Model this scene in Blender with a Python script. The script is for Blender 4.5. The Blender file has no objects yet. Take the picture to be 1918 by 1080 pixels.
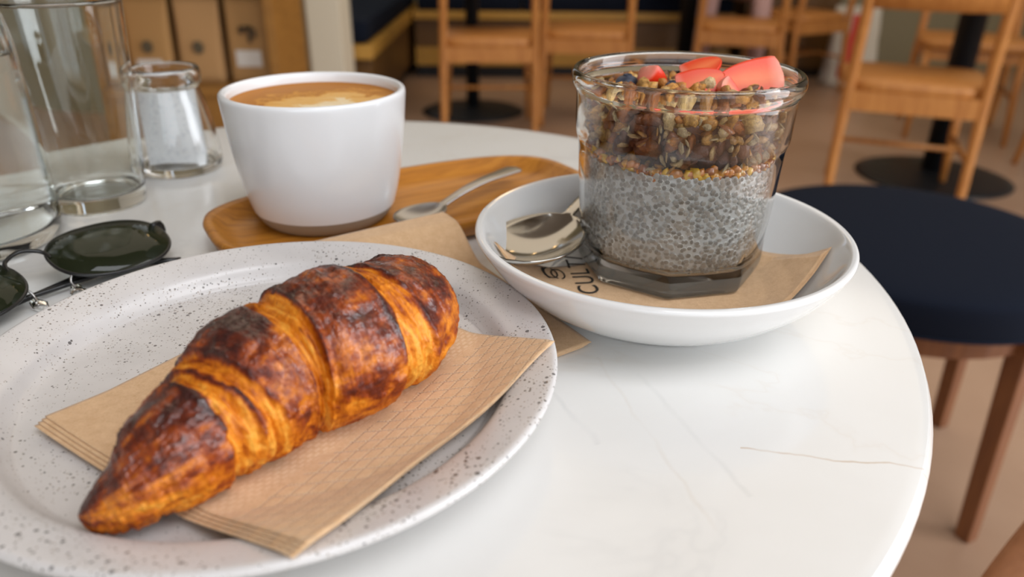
import bpy, bmesh, math, random
import numpy as np
from mathutils import Vector, Matrix
R = math.radians
rnd = random.Random(7)
scn = bpy.context.scene
COL = scn.collection

# ------------------------------------------------------------------ camera
F = 1400.0; PT = R(26.25); RO = R(.58); CH = .91          # focal length in px of 1918, pitch, roll, height
c_, s_ = math.cos(RO), math.sin(RO)
right = Vector((c_, math.sin(PT)*s_, math.cos(PT)*s_)); up = Vector((-s_, math.sin(PT)*c_, math.cos(PT)*c_))
fw = Vector((0, math.cos(PT), -math.sin(PT)))
cd = bpy.data.cameras.new('camera'); cam = bpy.data.objects.new('camera', cd); COL.objects.link(cam)
cam.matrix_world = Matrix(((right.x, up.x, -fw.x, 0), (right.y, up.y, -fw.y, 0), (right.z, up.z, -fw.z, CH), (0, 0, 0, 1)))
cd.sensor_width = 36; cd.lens = 36*F/1918; cd.clip_start = .01
cd.dof.use_dof = True; cd.dof.focus_distance = .29; cd.dof.aperture_fstop = 7.5
scn.camera = cam
# ------------------------------------------------------------------ world, lights, exposure
w = bpy.data.worlds.new('world'); scn.world = w; w.use_nodes = True
w.node_tree.nodes['Background'].inputs[0].default_value = (.72, .84, 1, 1)
w.node_tree.nodes['Background'].inputs[1].default_value = 1.2
def area(name, loc, aim, sx, sy, power, col):
    l = bpy.data.lights.new(name, 'AREA'); l.shape = 'RECTANGLE'; l.size = sx; l.size_y = sy; l.energy = power; l.color = col
    o = bpy.data.objects.new(name, l); COL.objects.link(o); o.location = loc
    o.rotation_euler = (Vector(aim)-Vector(loc)).to_track_quat('-Z', 'Y').to_euler()
area('daylight_right_window', (3.45, -.2, 1.75), (0, -.2, 1.75), 2.0, 3.4, 112, (.95, .965, 1))
area('daylight_rear_window', (.6, -2.35, 1.75), (.6, 0, 1.75), 3.2, 2.0, 20, (1, .97, .93))
area('background_fill', (.3, 3.3, 2.93), (.3, 3.3, 0), 5.0, 3.0, 46, (1, .86, .68))  # added overhead fill to brighten the room behind, no real fitting
area('daylight_skylight', (1.15, -.75, 2.93), (1.15, -.75, 0), 2.2, 1.2, 44, (.92, .95, 1))
vs = scn.view_settings
vs.view_transform = 'Standard'; vs.look = 'None'; vs.gamma = 1; vs.use_curve_mapping = False; vs.exposure = 0.10
scn.cycles.use_denoising = True
scn.cycles.max_bounces = 14; scn.cycles.transmission_bounces = 12; scn.cycles.transparent_max_bounces = 12; scn.cycles.diffuse_bounces = 4

# ------------------------------------------------------------------ helpers
class NT:
    def __init__(s, name):
        s.m = bpy.data.materials.new(name); s.m.use_nodes = True; s.t = s.m.node_tree; s.t.nodes.clear()
        s.out = s.n('ShaderNodeOutputMaterial')
    def n(s, ty, props=None, **inp):
        x = s.t.nodes.new(ty)
        for k, v in (props or {}).items(): setattr(x, k, v)
        for k, v in inp.items():
            k2 = int(k[1:]) if k[0] == 'i' and k[1:].isdigit() else k.replace('_', ' ')
            s.set(x.inputs[k2], v)
        return x
    def set(s, i, v):
        if isinstance(v, bpy.types.NodeSocket): s.t.links.new(v, i)
        elif isinstance(v, bpy.types.Node): s.t.links.new(v.outputs[0], i)
        else:
            if hasattr(v, '__len__') and len(v) == 3 and i.type == 'RGBA': v = (*v, 1)
            i.default_value = v
    def math(s, op, a, b=0.0, c=0.0, clamp=False): return s.n('ShaderNodeMath', {'operation': op, 'use_clamp': clamp}, i0=a, i1=b, i2=c)
    def mix(s, f, a, b, bt='MIX'):
        x = s.t.nodes.new('ShaderNodeMix'); x.data_type = 'RGBA'; x.blend_type = bt
        s.set(x.inputs[0], f); s.set(x.inputs[6], a); s.set(x.inputs[7], b); return x.outputs[2]
    def ramp(s, f, stops, interp='LINEAR'):
        x = s.t.nodes.new('ShaderNodeValToRGB'); x.color_ramp.interpolation = interp; e = x.color_ramp.elements
        while len(e) < len(stops): e.new(.5)
        for q, (p, c) in zip(e, stops):
            q.position = p; q.color = (*c, 1) if hasattr(c, '__len__') else (c, c, c, 1)
        s.set(x.inputs[0], f); return x.outputs[0]
    def coord(s, k='Object', sc=None, rot=None, loc=None):
        o = s.n('ShaderNodeTexCoord').outputs[k]
        if sc is None and rot is None and loc is None: return o
        m = s.n('ShaderNodeMapping', Vector=o)
        if sc is not None: m.inputs['Scale'].default_value = sc if hasattr(sc, '__len__') else (sc,)*3
        if rot is not None: m.inputs['Rotation'].default_value = rot
        if loc is not None: m.inputs['Location'].default_value = loc
        return m.outputs[0]
    def noise(s, v, sc, det=3, rough=.5, dist=0):
        return s.n('ShaderNodeTexNoise', Vector=v, Scale=sc, Detail=det, Roughness=rough, Distortion=dist).outputs[0]
    def bump(s, h, st=.3, d=.001): return s.n('ShaderNodeBump', Strength=st, Distance=d, Height=h)
    def bsdf(s, **k):
        b = s.n('ShaderNodeBsdfPrincipled', **k); s.t.links.new(b.outputs[0], s.out.inputs[0]); return s.m

def plain(name, col, rough=.5, **k):
    t = NT(name); return t.bsdf(Base_Color=(*col, 1), Roughness=rough, **k)
def wood(name, a, b, sc=(3, 3, 30), rough=.45, bump=.15, ns=6):
    t = NT(name); v = t.coord('Object', sc)
    n = t.noise(v, ns, 4, .6, .6)
    col = t.ramp(n, [(.3, a), (.7, b)])
    return t.bsdf(Base_Color=col, Roughness=rough, Normal=t.bump(n, bump, .001))
def glass(name, col=(1, 1, 1), ior=1.47, rough=0.0):
    t = NT(name); return t.bsdf(Base_Color=(*col, 1), Roughness=rough, IOR=ior, Transmission_Weight=1.0)

def mk_gbase():
    t = NT('pressed_glass_painted_reflection')
    g = t.n('ShaderNodeBsdfPrincipled', Base_Color=(.97, .99, .985, 1), Roughness=0.0, IOR=1.47, Transmission_Weight=1.0)
    d = t.n('ShaderNodeBsdfDiffuse', Color=(.70, .74, .72, 1)); tl = t.n('ShaderNodeBsdfTranslucent', Color=(.70, .74, .72, 1))
    m = t.n('ShaderNodeMixShader', i0=.5, i1=d.outputs[0], i2=tl.outputs[0])
    o = t.n('ShaderNodeMixShader', i0=.24, i1=g.outputs[0], i2=m.outputs[0]); t.t.links.new(o.outputs[0], t.out.inputs[0]); return t.m  # diffuse grey mixed in, standing for light the thick base would reflect
def mesh(name, V, Fc, mats=None, smooth=True, mi=None):
    me = bpy.data.meshes.new(name); me.from_pydata([tuple(map(float, v)) for v in V], [], [tuple(map(int, f)) for f in Fc]); me.update()
    for m in (mats if isinstance(mats, (list, tuple)) else [mats]):
        if m: me.materials.append(m)
    if mi is not None: me.polygons.foreach_set('material_index', mi)
    me.polygons.foreach_set('use_smooth', [smooth]*len(me.polygons))
    return me
WM = {}
def wm(o):
    return WM.get(o.name, Matrix())
def put(name, me, parent=None, label=None, cat=None, group=None, kind=None):
    o = bpy.data.objects.new(name, me); COL.objects.link(o)
    if parent is not None:
        o.parent = parent; o.matrix_parent_inverse = wm(parent).inverted()
    for k, v in (('label', label), ('category', cat), ('group', group), ('kind', kind)):
        if v: o[k] = v
    return o
def thing(name, label, cat, loc=(0, 0, 0), rz=0, group=None):
    o = bpy.data.objects.new(name, None); COL.objects.link(o); o.location = loc; o.rotation_euler = (0, 0, rz)
    o.empty_display_size = .02
    WM[o.name] = Matrix.Translation(loc) @ Matrix.Rotation(rz, 4, 'Z')
    o['label'] = label; o['category'] = cat
    if group: o['group'] = group
    return o
def dup(root, loc, rz, label, group=None):
    r = root.copy(); COL.objects.link(r); r.location = loc; r.rotation_euler = (0, 0, rz); r['label'] = label
    if group: r['group'] = group
    for ch in list(root.children):
        c = ch.copy(); COL.objects.link(c); c.parent = r
        for g in ch.children:
            d = g.copy(); COL.objects.link(d); d.parent = c
    return r
def lathe(prof, n=64, cx=0, cy=0, cz=0, rf=None):
    """prof: [(r,z)]; closed poles when r==0. rf(ang, r, z)->r"""
    V, Fc, rings = [], [], []
    for r, z in prof:
        if r <= 1e-7: V.append((cx, cy, cz+z)); rings.append([len(V)-1])
        else:
            b = len(V)
            for i in range(n):
                a = 2*math.pi*i/n; rr = rf(a, r, z) if rf else r
                V.append((cx+rr*math.cos(a), cy+rr*math.sin(a), cz+z))
            rings.append(list(range(b, b+n)))
    for A, B in zip(rings, rings[1:]):
        for i in range(n):
            j = (i+1) % n
            if len(A) == 1 and len(B) == 1: continue
            if len(A) == 1: Fc.append((A[0], B[j], B[i]))
            elif len(B) == 1: Fc.append((A[i], A[j], B[0]))
            else: Fc.append((A[i], A[j], B[j], B[i]))
    return V, Fc
def smoothp(P, k=3):
    """round a profile polyline by Catmull-Rom sampling"""
    P = [Vector((*p, 0)) if len(p) == 2 else Vector(p) for p in P]; out = []
    for i in range(len(P)-1):
        p0, p1, p2, p3 = P[max(i-1, 0)], P[i], P[i+1], P[min(i+2, len(P)-1)]
        for j in range(k):
            t = j/k
            out.append(.5*((2*p1)+(p2-p0)*t+(2*p0-5*p1+4*p2-p3)*t*t+(3*p1-p0-3*p2+p3)*t**3))
    out.append(P[-1]); return out
def sp2(P, k=4): return [(max(v.x, 0), v.y) for v in smoothp(P, k)]
def box(x0, x1, y0, y1, z0, z1):
    V = [(x, y, z) for z in (z0, z1) for y in (y0, y1) for x in (x0, x1)]
    return V, [(0, 2, 3, 1), (4, 5, 7, 6), (0, 1, 5, 4), (2, 6, 7, 3), (0, 4, 6, 2), (1, 3, 7, 5)]
def join(*L):
    V, Fc = [], []
    for v, f in L:
        b = len(V); V += list(v); Fc += [tuple(i+b for i in q) for q in f]
    return V, Fc
def tube(P, rad, n=12, flat=None):
    """tube along points with radius (number or list); capped. flat: scale of the 2nd axis"""
    P = [Vector(p) for p in P]; m = len(P)
    rad = [rad]*m if not hasattr(rad, '__len__') else rad
    V, Fc = [], []; ref = None
    for i, p in enumerate(P):
        d = (P[min(i+1, m-1)]-P[max(i-1, 0)]).normalized()
        if ref is None:
            ref = Vector((0, 0, 1)) if abs(d.z) < .9 else Vector((1, 0, 0))
        a = d.cross(ref).normalized(); b = a.cross(d).normalized(); ref = b if ref.length else ref
        for k in range(n):
            t = 2*math.pi*k/n; V.append(p+a*math.cos(t)*rad[i]+b*math.sin(t)*rad[i]*(flat or 1))
    for i in range(m-1):
        for k in range(n):
            q = (k+1) % n; Fc.append((i*n+k, i*n+q, (i+1)*n+q, (i+1)*n+k))
    Fc.append(tuple(reversed(range(n)))); Fc.append(tuple(range((m-1)*n, m*n)))
    return V, Fc
def soft(me, width=.004, seg=2):
    bm = bmesh.new(); bm.from_mesh(me)
    bmesh.ops.bevel(bm, geom=[e for e in bm.edges if e.calc_face_angle(0) > .6], offset=width, segments=seg, affect='EDGES', profile=.6)
    bm.normal_update()
    bm.to_mesh(me); bm.free()
    me.polygons.foreach_set('use_smooth', [False]*len(me.polygons)); return me
def bxm(name, b, mat, bev=0):
    me = mesh(name, *box(*b), mat, smooth=False)
    return soft(me, bev) if bev else me
def hsh(i, j, s):
    x = np.sin(i*127.1+j*311.7+s*74.7)*43758.5453; return x-np.floor(x)
def vn(u, v, s=0):
    i, j = np.floor(u), np.floor(v); fu, fv = u-i, v-j; fu = fu*fu*(3-2*fu); fv = fv*fv*(3-2*fv)
    return (hsh(i, j, s)*(1-fu)+hsh(i+1, j, s)*fu)*(1-fv)+(hsh(i, j+1, s)*(1-fu)+hsh(i+1, j+1, s)*fu)*fv
def fbm(u, v, s=0, o=4, g=.5):
    r = 0; a = 1; t = 0
    for k in range(o): r = r+a*vn(u*2**k, v*2**k, s+k*13); t += a; a *= g
    return r/t
T = .75                                                    # table top height

# ------------------------------------------------------------------ materials
def mk_marble():
    t = NT('white_marble'); P = t.coord('Object')
    w1 = t.noise(P, 7, 5, .6, 1.0)
    cl = t.ramp(t.noise(P, 4, 4, .6, .8), [(.35, (.74, .725, .69)), (.65, (.80, .79, .765))])
    v1 = t.math('ABSOLUTE', t.math('SUBTRACT', w1, .5))
    vein = t.ramp(v1, [(0, .30), (.014, .10), (.06, 0)])
    gate = t.ramp(t.noise(P, 11, 2), [(.54, 0), (.74, 1)])
    vein = t.math('MULTIPLY', vein, gate)
    col = t.mix(vein, cl, (.42, .42, .42))
    w2 = t.noise(t.coord('Object', (1, 1, 1), None, (3, 1, 0)), 5, 5, .55, 1.6)
    v2 = t.ramp(t.math('ABSOLUTE', t.math('SUBTRACT', w2, .47)), [(0, .10), (.006, .03), (.02, 0)])
    col = t.mix(v2, col, (.58, .44, .30))
    # one long hairline vein running out to the edge
    sx = t.n('ShaderNodeSeparateXYZ', Vector=P)
    x, y = sx.outputs[0], sx.outputs[1]
    wob = t.math('MULTIPLY', t.math('SUBTRACT', t.noise(P, 60, 3), .5), .006)
    def hair(x0, y0, x1, y1, wd, amt, c, col):
        dx, dy = x1-x0, y1-y0; L = math.hypot(dx, dy); dx /= L; dy /= L
        a = t.math('ADD', t.math('MULTIPLY', t.math('SUBTRACT', x, x0), dx), t.math('MULTIPLY', t.math('SUBTRACT', y, y0), dy))
        b = t.math('SUBTRACT', t.math('MULTIPLY', t.math('SUBTRACT', x, x0), dy), t.math('MULTIPLY', t.math('SUBTRACT', y, y0), dx))
        b = t.math('ABSOLUTE', t.math('ADD', b, wob))
        m = t.n('ShaderNodeMapRange', {'interpolation_type': 'SMOOTHSTEP'}, Value=b, From_Min=wd, From_Max=0, To_Min=0, To_Max=amt)
        e = t.math('MULTIPLY', t.math('GREATER_THAN', a, 0), t.math('LESS_THAN', a, L))
        g = t.ramp(t.noise(P, 45, 2), [(.35, .25), (.6, 1)])
        return t.mix(t.math('MULTIPLY', t.math('MULTIPLY', m, e), g), col, c)
    col = hair(.078, .2035, .170, .1885, .0007, .75, (.50, .34, .2), col)
    col = hair(.035, .262, .060, .165, .0014, .14, (.55, .44, .32), col)
    col = hair(.016, .236, .030, .205, .0020, .22, (.42, .42, .42), col)
    col = hair(.050, .250, .075, .180, .0020, .16, (.42, .42, .40), col)
    return t.bsdf(Base_Color=col, Roughness=.16, Coat_Weight=.3, Coat_Roughness=.08)
M = {}
M['marble'] = mk_marble()
M['black'] = plain('black_powder_coat', (.008, .009, .011), .45)
M['chair_wood'] = wood('oiled_beech', (.42, .155, .032), (.58, .25, .060), (12, 12, 1.5))
M['chair_wood_dark'] = wood('brown_stained_beech', (.16, .055, .02), (.24, .09, .03), (12, 12, 1.5))
M['tray_wood'] = wood('acacia', (.29, .105, .016), (.50, .225, .045), (14, 90, 14), .42, .1, 3)
M['bench_wood'] = wood('mustard_ply', (.42, .22, .035), (.52, .28, .05), (2, 2, 20))
M['bench_front'] = wood('brown_ply', (.11, .052, .012), (.17, .08, .018), (2, 2, 12))
M['navy'] = plain('navy_fabric', (.007, .010, .019), .95, Specular_IOR_Level=.12)
M['steel'] = plain('polished_steel', (.40, .385, .355), .13, Metallic=1.0)
M['steel2'] = plain('brushed_steel', (.42, .41, .40), .30, Metallic=1.0)
M['glass'] = glass('clear_glass', (.985, .995, .99))
M['glass_thick'] = glass('green_tinged_glass', (.95, .98, .97))
M['glass_base'] = mk_gbase()
M['water'] = glass('water', (.99, 1, 1), 1.333)
M['porcelain'] = plain('white_porcelain', (.80, .80, .79), .09, Coat_Weight=.4, Coat_Roughness=.03)
M['cream'] = plain('cream_paint', (.72, .65, .50), .7)
M['tan'] = plain('tan_paint', (.45, .35, .21), .7)
M['olive'] = plain('olive_plaster', (.27, .235, .145), .8)
M['wall'] = plain('off_white_plaster', (.62, .58, .50), .8)
M['darkwall'] = plain('brown_panelling', (.07, .04, .02), .6)
def mk_floor():
    t = NT('brown_screed'); P = t.coord('Object')
    n = t.noise(P, 1.6, 5, .6, .4)
    return t.bsdf(Base_Color=t.ramp(n, [(.3, (.36, .22, .14)), (.7, (.46, .30, .20))]), Roughness=.38)
M['floor'] = mk_floor()
def mk_glaze():
    t = NT('cup_glaze'); return t.bsdf(Base_Color=(.80, .81, .82, 1), Roughness=.22, Coat_Weight=.35, Coat_Roughness=.08)
M['cup'] = mk_glaze()
M['clay'] = plain('bare_stoneware', (.36, .30, .225), .75)
def mk_plate():
    t = NT('speckled_stoneware'); P = t.coord('Object')
    col = t.ramp(t.noise(P, 60, 3), [(.3, (.60, .575, .56)), (.7, (.66, .635, .62))])
    for sc, thr, amt, seedloc, c in ((620, .115, .85, (0, 0, 0), (.10, .085, .07)), (330, .10, .9, (4, 2, 1), (.09, .08, .08)), (900, .13, .6, (1, 7, 3), (.22, .15, .09))):
        v = t.n('ShaderNodeTexVoronoi', {'feature': 'F1'}, Vector=t.coord('Object', 1, None, seedloc), Scale=sc)
        d = v.outputs['Distance']
        sepc = t.n('ShaderNodeSeparateColor', Color=v.outputs['Color'])
        size = t.math('MULTIPLY', t.math('SUBTRACT', sepc.outputs[0], .12), thr*3.3)
        dens = t.ramp(t.noise(P, 35, 2), [(.4, .5), (.6, 1)])
        m = t.math('LESS_THAN', d, t.math('MULTIPLY', size, dens))
        col = t.mix(t.math('MULTIPLY', m, amt), col, c)
    b = t.bump(t.noise(P, 300, 2), .12, .0006)
    return t.bsdf(Base_Color=col, Roughness=.34, Coat_Weight=.25, Coat_Roughness=.2, Normal=b)
M['plate'] = mk_plate()
def mk_napkin(emboss=True):
    t = NT('kraft_tissue' if emboss else 'kraft_tissue_plain')
    uv = t.coord('UV'); P = t.coord('Object')
    fib = t.noise(P, 900, 4, .7)
    col = t.ramp(t.noise(P, 260, 5, .75), [(.3, (.60, .365, .185)), (.7, (.74, .49, .275))])
    col = t.mix(t.ramp(t.noise(P, 1500, 2), [(.35, .0), (.75, .25)]), col, (.84, .62, .40))
    h = t.math('MULTIPLY', fib, .35)
    if emboss:
        s = t.n('ShaderNodeSeparateXYZ', Vector=uv); u, v = s.outputs[0], s.outputs[1]
        # u runs along the border, v in from the outer edge
        def dotline(c, per, wd, along, ap, fill):
            # lines at spacing per of coordinate c, broken to dots along 'along' with period ap
            f = t.math('ABSOLUTE', t.math('SUBTRACT', t.math('FRACT', t.math('DIVIDE', c, per)), .5))
            l = t.n('ShaderNodeMapRange', {'interpolation_type': 'SMOOTHSTEP'}, Value=f, From_Min=wd/per, From_Max=0, To_Min=0, To_Max=1)
            g = t.math('ABSOLUTE', t.math('SUBTRACT', t.math('FRACT', t.math('DIVIDE', along, ap)), .5))
            g = t.n('ShaderNodeMapRange', {'interpolation_type': 'SMOOTHSTEP'}, Value=g, From_Min=fill, From_Max=fill*.6, To_Min=0, To_Max=1)
            return t.math('MULTIPLY', l, g)
        sk = t.math('ADD', u, t.math('MULTIPLY', v, .75)); sk2 = t.math('SUBTRACT', v, t.math('MULTIPLY', u, .12))
        A = dotline(sk, .0068, .0007, sk2, .0011, .42)
        B = dotline(sk2, .0044, .0006, sk, .00125, .34)
        ins = t.math('LESS_THAN', v, .031)
        grid = t.math('MULTIPLY', t.math('MAXIMUM', A, B), ins)
        # border band: two rows of small blocks, alternating
        band = t.math('MULTIPLY', t.math('GREATER_THAN', v, .0335), t.math('LESS_THAN', v, .0425))
        row = t.math('FLOOR', t.math('DIVIDE', v, .0018))
        ub = t.math('ADD', t.math('DIVIDE', u, .0034), t.math('MULTIPLY', row, .5))
        q = t.math('ABSOLUTE', t.math('SUBTRACT', t.math('FRACT', ub), .5))
        q2 = t.math('ABSOLUTE', t.math('SUBTRACT', t.math('FRACT', t.math('DIVIDE', v, .0018)), .5))
        blk = t.math('MULTIPLY', t.math('LESS_THAN', q, .30), t.math('LESS_THAN', q2, .30))
        e = t.math('MAXIMUM', grid, t.math('MULTIPLY', blk, band))
        h = t.math('ADD', h, e)
    b = t.bump(h, .8, .0006)
    if emboss: col = t.mix(t.math('MULTIPLY', e, .40), col, (.86, .65, .43))  # raised dots painted paler, standing in for the light they catch
    return t.bsdf(Base_Color=col, Roughness=.9, Normal=b, Sheen_Weight=.2)
M['napkin'] = mk_napkin(); M['napkin_plain'] = mk_napkin(False)
M['ink'] = plain('dark_print', (.03, .025, .02), .9)

# ------------------------------------------------------------------ setting
def struct(name, me, label=None):
    return put(name, me, kind='structure', label=label)
struct('floor', bxm('floor', (-3.6, 3.7, -2.6, 5.6, -.1, 0), M['floor']), 'brown polished screed floor under tables and chairs')
struct('ceiling', bxm('ceiling', (-3.6, 3.7, -2.6, 5.6, 3.0, 3.1), plain('grey_brown_ceiling', (.34, .30, .25), .8)), 'off-white ceiling above the cafe')
struct('wall_back', bxm('wall_back', (-1.0, 3.7, 5.4, 5.6, 0, 3), M['olive']), 'olive plaster wall behind the bench')
struct('wall_left', bxm('wall_left', (-3.6, -1.28, 3.9, 4.1, 0, 3), M['olive']), 'olive grey wall behind the glasses')
struct('wall_side', bxm('wall_side', (-3.7, -3.6, -2.6, 4.0, 0, 3), M['wall']), 'pale side wall')
# right wall with window opening, rear wall with window opening
struct('wall_right', mesh('wall_right', *join(box(3.6, 3.7, -2.6, -1.95, 0, 3), box(3.6, 3.7, 1.55, 5.6, 0, 3), box(3.6, 3.7, -1.95, 1.55, 0, .7), box(3.6, 3.7, -1.95, 1.55, 2.8, 3)), M['wall'], False), 'pale wall with a wide window opening')
struct('wall_rear', mesh('wall_rear', *join(box(-3.6, -1.05, -2.6, -2.5, 0, 3), box(2.25, 3.7, -2.6, -2.5, 0, 3), box(-1.05, 2.25, -2.6, -2.5, 0, .7), box(-1.05, 2.25, -2.6, -2.5, 2.8, 3)), M['wall'], False), 'pale wall with a shop window')
wf = plain('window_frame_paint', (.05, .05, .05), .4)
struct('window_1', mesh('window_1', *join(*[box(3.53, 3.6, y-.03, y+.03, .7, 2.8) for y in (-1.92, -.78, .38, 1.52)], box(3.53, 3.6, -1.95, 1.55, .7, .76), box(3.53, 3.6, -1.95, 1.55, 2.74, 2.8)), wf, False), 'dark framed window beside the table')
struct('window_3', mesh('window_3', *join(box(.0, 2.30, -1.40, -1.34, 2.95, 3.0), box(.0, 2.30, -.16, -.10, 2.95, 3.0), box(.0, .06, -1.34, -.16, 2.95, 3.0), box(2.24, 2.30, -1.34, -.16, 2.95, 3.0)), wf, False), 'dark framed roof light above the table')
struct('window_2', mesh('window_2', *join(*[box(x-.03, x+.03, -2.5, -2.43, .7, 2.8) for x in (-1.02, .05, 1.15, 2.22)], box(-1.05, 2.25, -2.5, -2.43, .7, .76), box(-1.05, 2.25, -2.5, -2.43, 2.74, 2.8)), wf, False), 'dark framed shop window')
struct('trim_1', bxm('pillar', (-.845, -.710, 3.2, 3.42, 0, 3), M['cream'], .004), 'cream painted pillar behind the coffee cup')
struct('trim_2', bxm('partition', (-1.0, -.845, 3.3, 3.42, 0, 3), M['tan']), 'tan partition beside the cream pillar')

# ------------------------------------------------------------------ bench (banquette)
b = thing('bench', 'long mustard plywood bench with navy cushions along the back wall', 'bench', (.1, 5.1, 0))
put('plinth', bxm('plinth', (-.62, 1.35, 4.93, 5.385, 0, .08), M['black']), b)
put('front_panel', bxm('front_panel', (-.62, 1.35, 4.88, 4.93, .08, .36), M['bench_front'], .004), b)
put('kick_board', bxm('kick_board', (-.62, 1.35, 4.86, 4.88, .08, .19), M['bench_wood'], .003), b, 'yellow lower board')
put('seat_board', bxm('seat_board', (-.62, 1.35, 4.82, 5.385, .36, .405), M['bench_wood'], .006), b)
for i in range(3):
    put('cushion', bxm('cushion', (-.60+i*.65, .04+i*.65, 4.86, 5.3, .405, .49), M['navy'], .02), b)
    put('back_cushion', bxm('back_cushion', (-.60+i*.65, .04+i*.65, 5.26, 5.385, .49, 1.0), M['navy'], .02), b)
b = thing('bench', 'shorter arm of bench beside the cream pillar with navy cushion', 'bench', (-.9, 4.3, 0))
put('plinth', bxm('plinth', (-1.25, -.70, 3.6, 5.35, 0, .08), M['black']), b)
put('side_panel', bxm('side_panel', (-1.25, -.66, 3.55, 5.35, .08, .34), M['bench_front'], .004), b)
put('seat_board', bxm('seat_board', (-1.25, -.635, 3.46, 5.38, .34, .40), M['bench_wood'], .006), b)
put('cushion', bxm('cushion', (-1.25, -.66, 3.50, 5.3, .40, .50), M['navy'], .03), b)
put('cabinet_panel', bxm('cabinet_panel', (-1.25, -1.1, 3.5, 5.3, .5, 1.0), M['navy'], .02), b)

# ------------------------------------------------------------------ chairs
def make_chair(label, group, wd=M['chair_wood']):
    t = thing('wooden_chair', label, 'chair', (0, 0, 0), 0, group)
    # faces +y; seat .42 wide
    n = 40; V = []; 
    for z, k in ((.405, .96), (.414, 1), (.436, 1), (.444, .97)):
        for i in range(n):
            a = 2*math.pi*i/n; ca, sa = math.cos(a), math.sin(a); e = .42
            x = .225*k*abs(ca)**e*math.copysign(1, ca); y = .215*k*abs(sa)**e*math.copysign(1, sa)
            V.append((x*(1+.05*(y/.2)), y, z))
    Fc = [(r*n+i, r*n+(i+1) % n, (r+1)*n+(i+1) % n, (r+1)*n+i) for r in range(3) for i in range(n)]
    V += [(0, 0, .405), (0, 0, .438)]
    Fc += [(4*n, (i+1) % n, i) for i in range(n)]+[(4*n+1, 3*n+i, 3*n+(i+1) % n) for i in range(n)]
    put('seat', mesh('seat', V, Fc, wd), t)
    for s in (-1, 1):
        put('leg', mesh('rear_leg', *tube(smoothp([(s*.205, -.235, 0), (s*.205, -.205, .25), (s*.20, -.20, .45), (s*.195, -.235, .68), (s*.19, -.28, .85)], 4), [.0135]*2+[.016]*3+[.018]*8+[.016]*3+[.014]), wd), t)
        put('leg', mesh('front_leg', *tube([(s*.205, .20, 0), (s*.195, .175, .22), (s*.19, .165, .405)], [.012, .016, .018]), wd), t)
        put('stretcher', mesh('side_stretcher', *tube([(s*.203, -.215, .20), (s*.197, .18, .20)], .009, 8), wd), t)
        put('apron', bxm('side_apron', (s*.19-.011, s*.19+.011, -.19, .165, .355, .405), wd, .003), t)
    put('apron', mesh('rear_apron', *join(box(-.19, .19, -.215, -.19, .345, .41)), wd, False), t)
    put('apron', mesh('front_apron', *join(box(-.18, .18, .155, .178, .355, .405)), wd, False), t)
    put('stretcher', mesh('cross_stretcher', *tube([(-.2, -.02, .20), (.2, -.02, .20)], .009, 8), wd), t)
    V = []; m = 12
    for i in range(m+1):
        u = i/m*2-1; x = .195*u; y = -.235-.035*(1-u*u)
        V += [(x, y-.010, .672), (x, y+.010, .672), (x, y-.004-.03, .80), (x, y+.016-.03, .80)]
    Fc = [(0, 1, 3, 2), (4*m, 4*m+2, 4*m+3, 4*m+1)]
    for i in range(m):
        a, b2 = 4*i, 4*i+4
        Fc += [(a, b2, b2+1, a+1), (a+2, a+3, b2+3, b2+2), (a, a+2, b2+2, b2), (a+1, b2+1, b2+3, a+3)]
    put('back_rest', mesh('back_rest', V, Fc, wd), t)
    return t
G = 'beech chairs in the room behind'
ch = make_chair('large light wood chair on the right, seen from behind near the navy stool', G)
ch.location = (1.385, 2.66, 0); ch.rotation_euler = (0, 0, R(-22))
dup(ch, (-.12, 3.60, 0), R(3), 'wooden chair seen from behind between cup and jar, left of its neighbour', G)
dup(ch, (.36, 3.86, 0), R(-6), 'wooden chair right of the one between cup and jar, partly behind the jar', G)
dup(ch, (1.19, 4.16, 0), R(-14), 'wooden chair above the jar rim, in front of the pink trousers', G)
dup(ch, (1.66, 4.66, 0), R(28), 'wooden chair left of the tote bag, turned sideways', G)
dup(ch, (2.12, 3.62, 0), R(158), 'wooden chair across the table from the large light wood chair', G)
dup(ch, (2.34, 2.90, 0), R(95), 'wooden chair at the right picture edge, mostly cut off', G)

# ------------------------------------------------------------------ pedestal tables behind
def ped(loc, pr_, br, label, top=.34):
    t = thing('pedestal_table', label, 'table', loc, 0, 'pedestal tables in the room behind'); x, y, _ = loc
    put('base', mesh('base', *lathe(sp2([(0, .0), (br, .0), (br, .008), (br*.9, .014), (br*.3, .03), (0, .032)], 2), 48, x, y), M['black']), t)
    put('pole', mesh('pole', *lathe([(0, .02), (pr_, .02), (pr_, .70), (pr_*3, .715), (0, .715)], 32, x, y), M['black']), t)
    put('tabletop', mesh('tabletop', *lathe([(0, .715), (top-.01, .715), (top, .722), (top, .742), (top-.005, .75), (0, .75)], 64, x, y), M['marble']), t)
ped((1.68, 2.90, 0), .047, .27, 'round table with thick black pole behind the large light wood chair')
ped((-.215, 3.96, 0), .034, .25, 'round table on black pole behind the chair between cup and jar')
ped((1.02, 4.62, 0), .055, .25, 'round table on black pole behind the jar rim')

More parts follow.
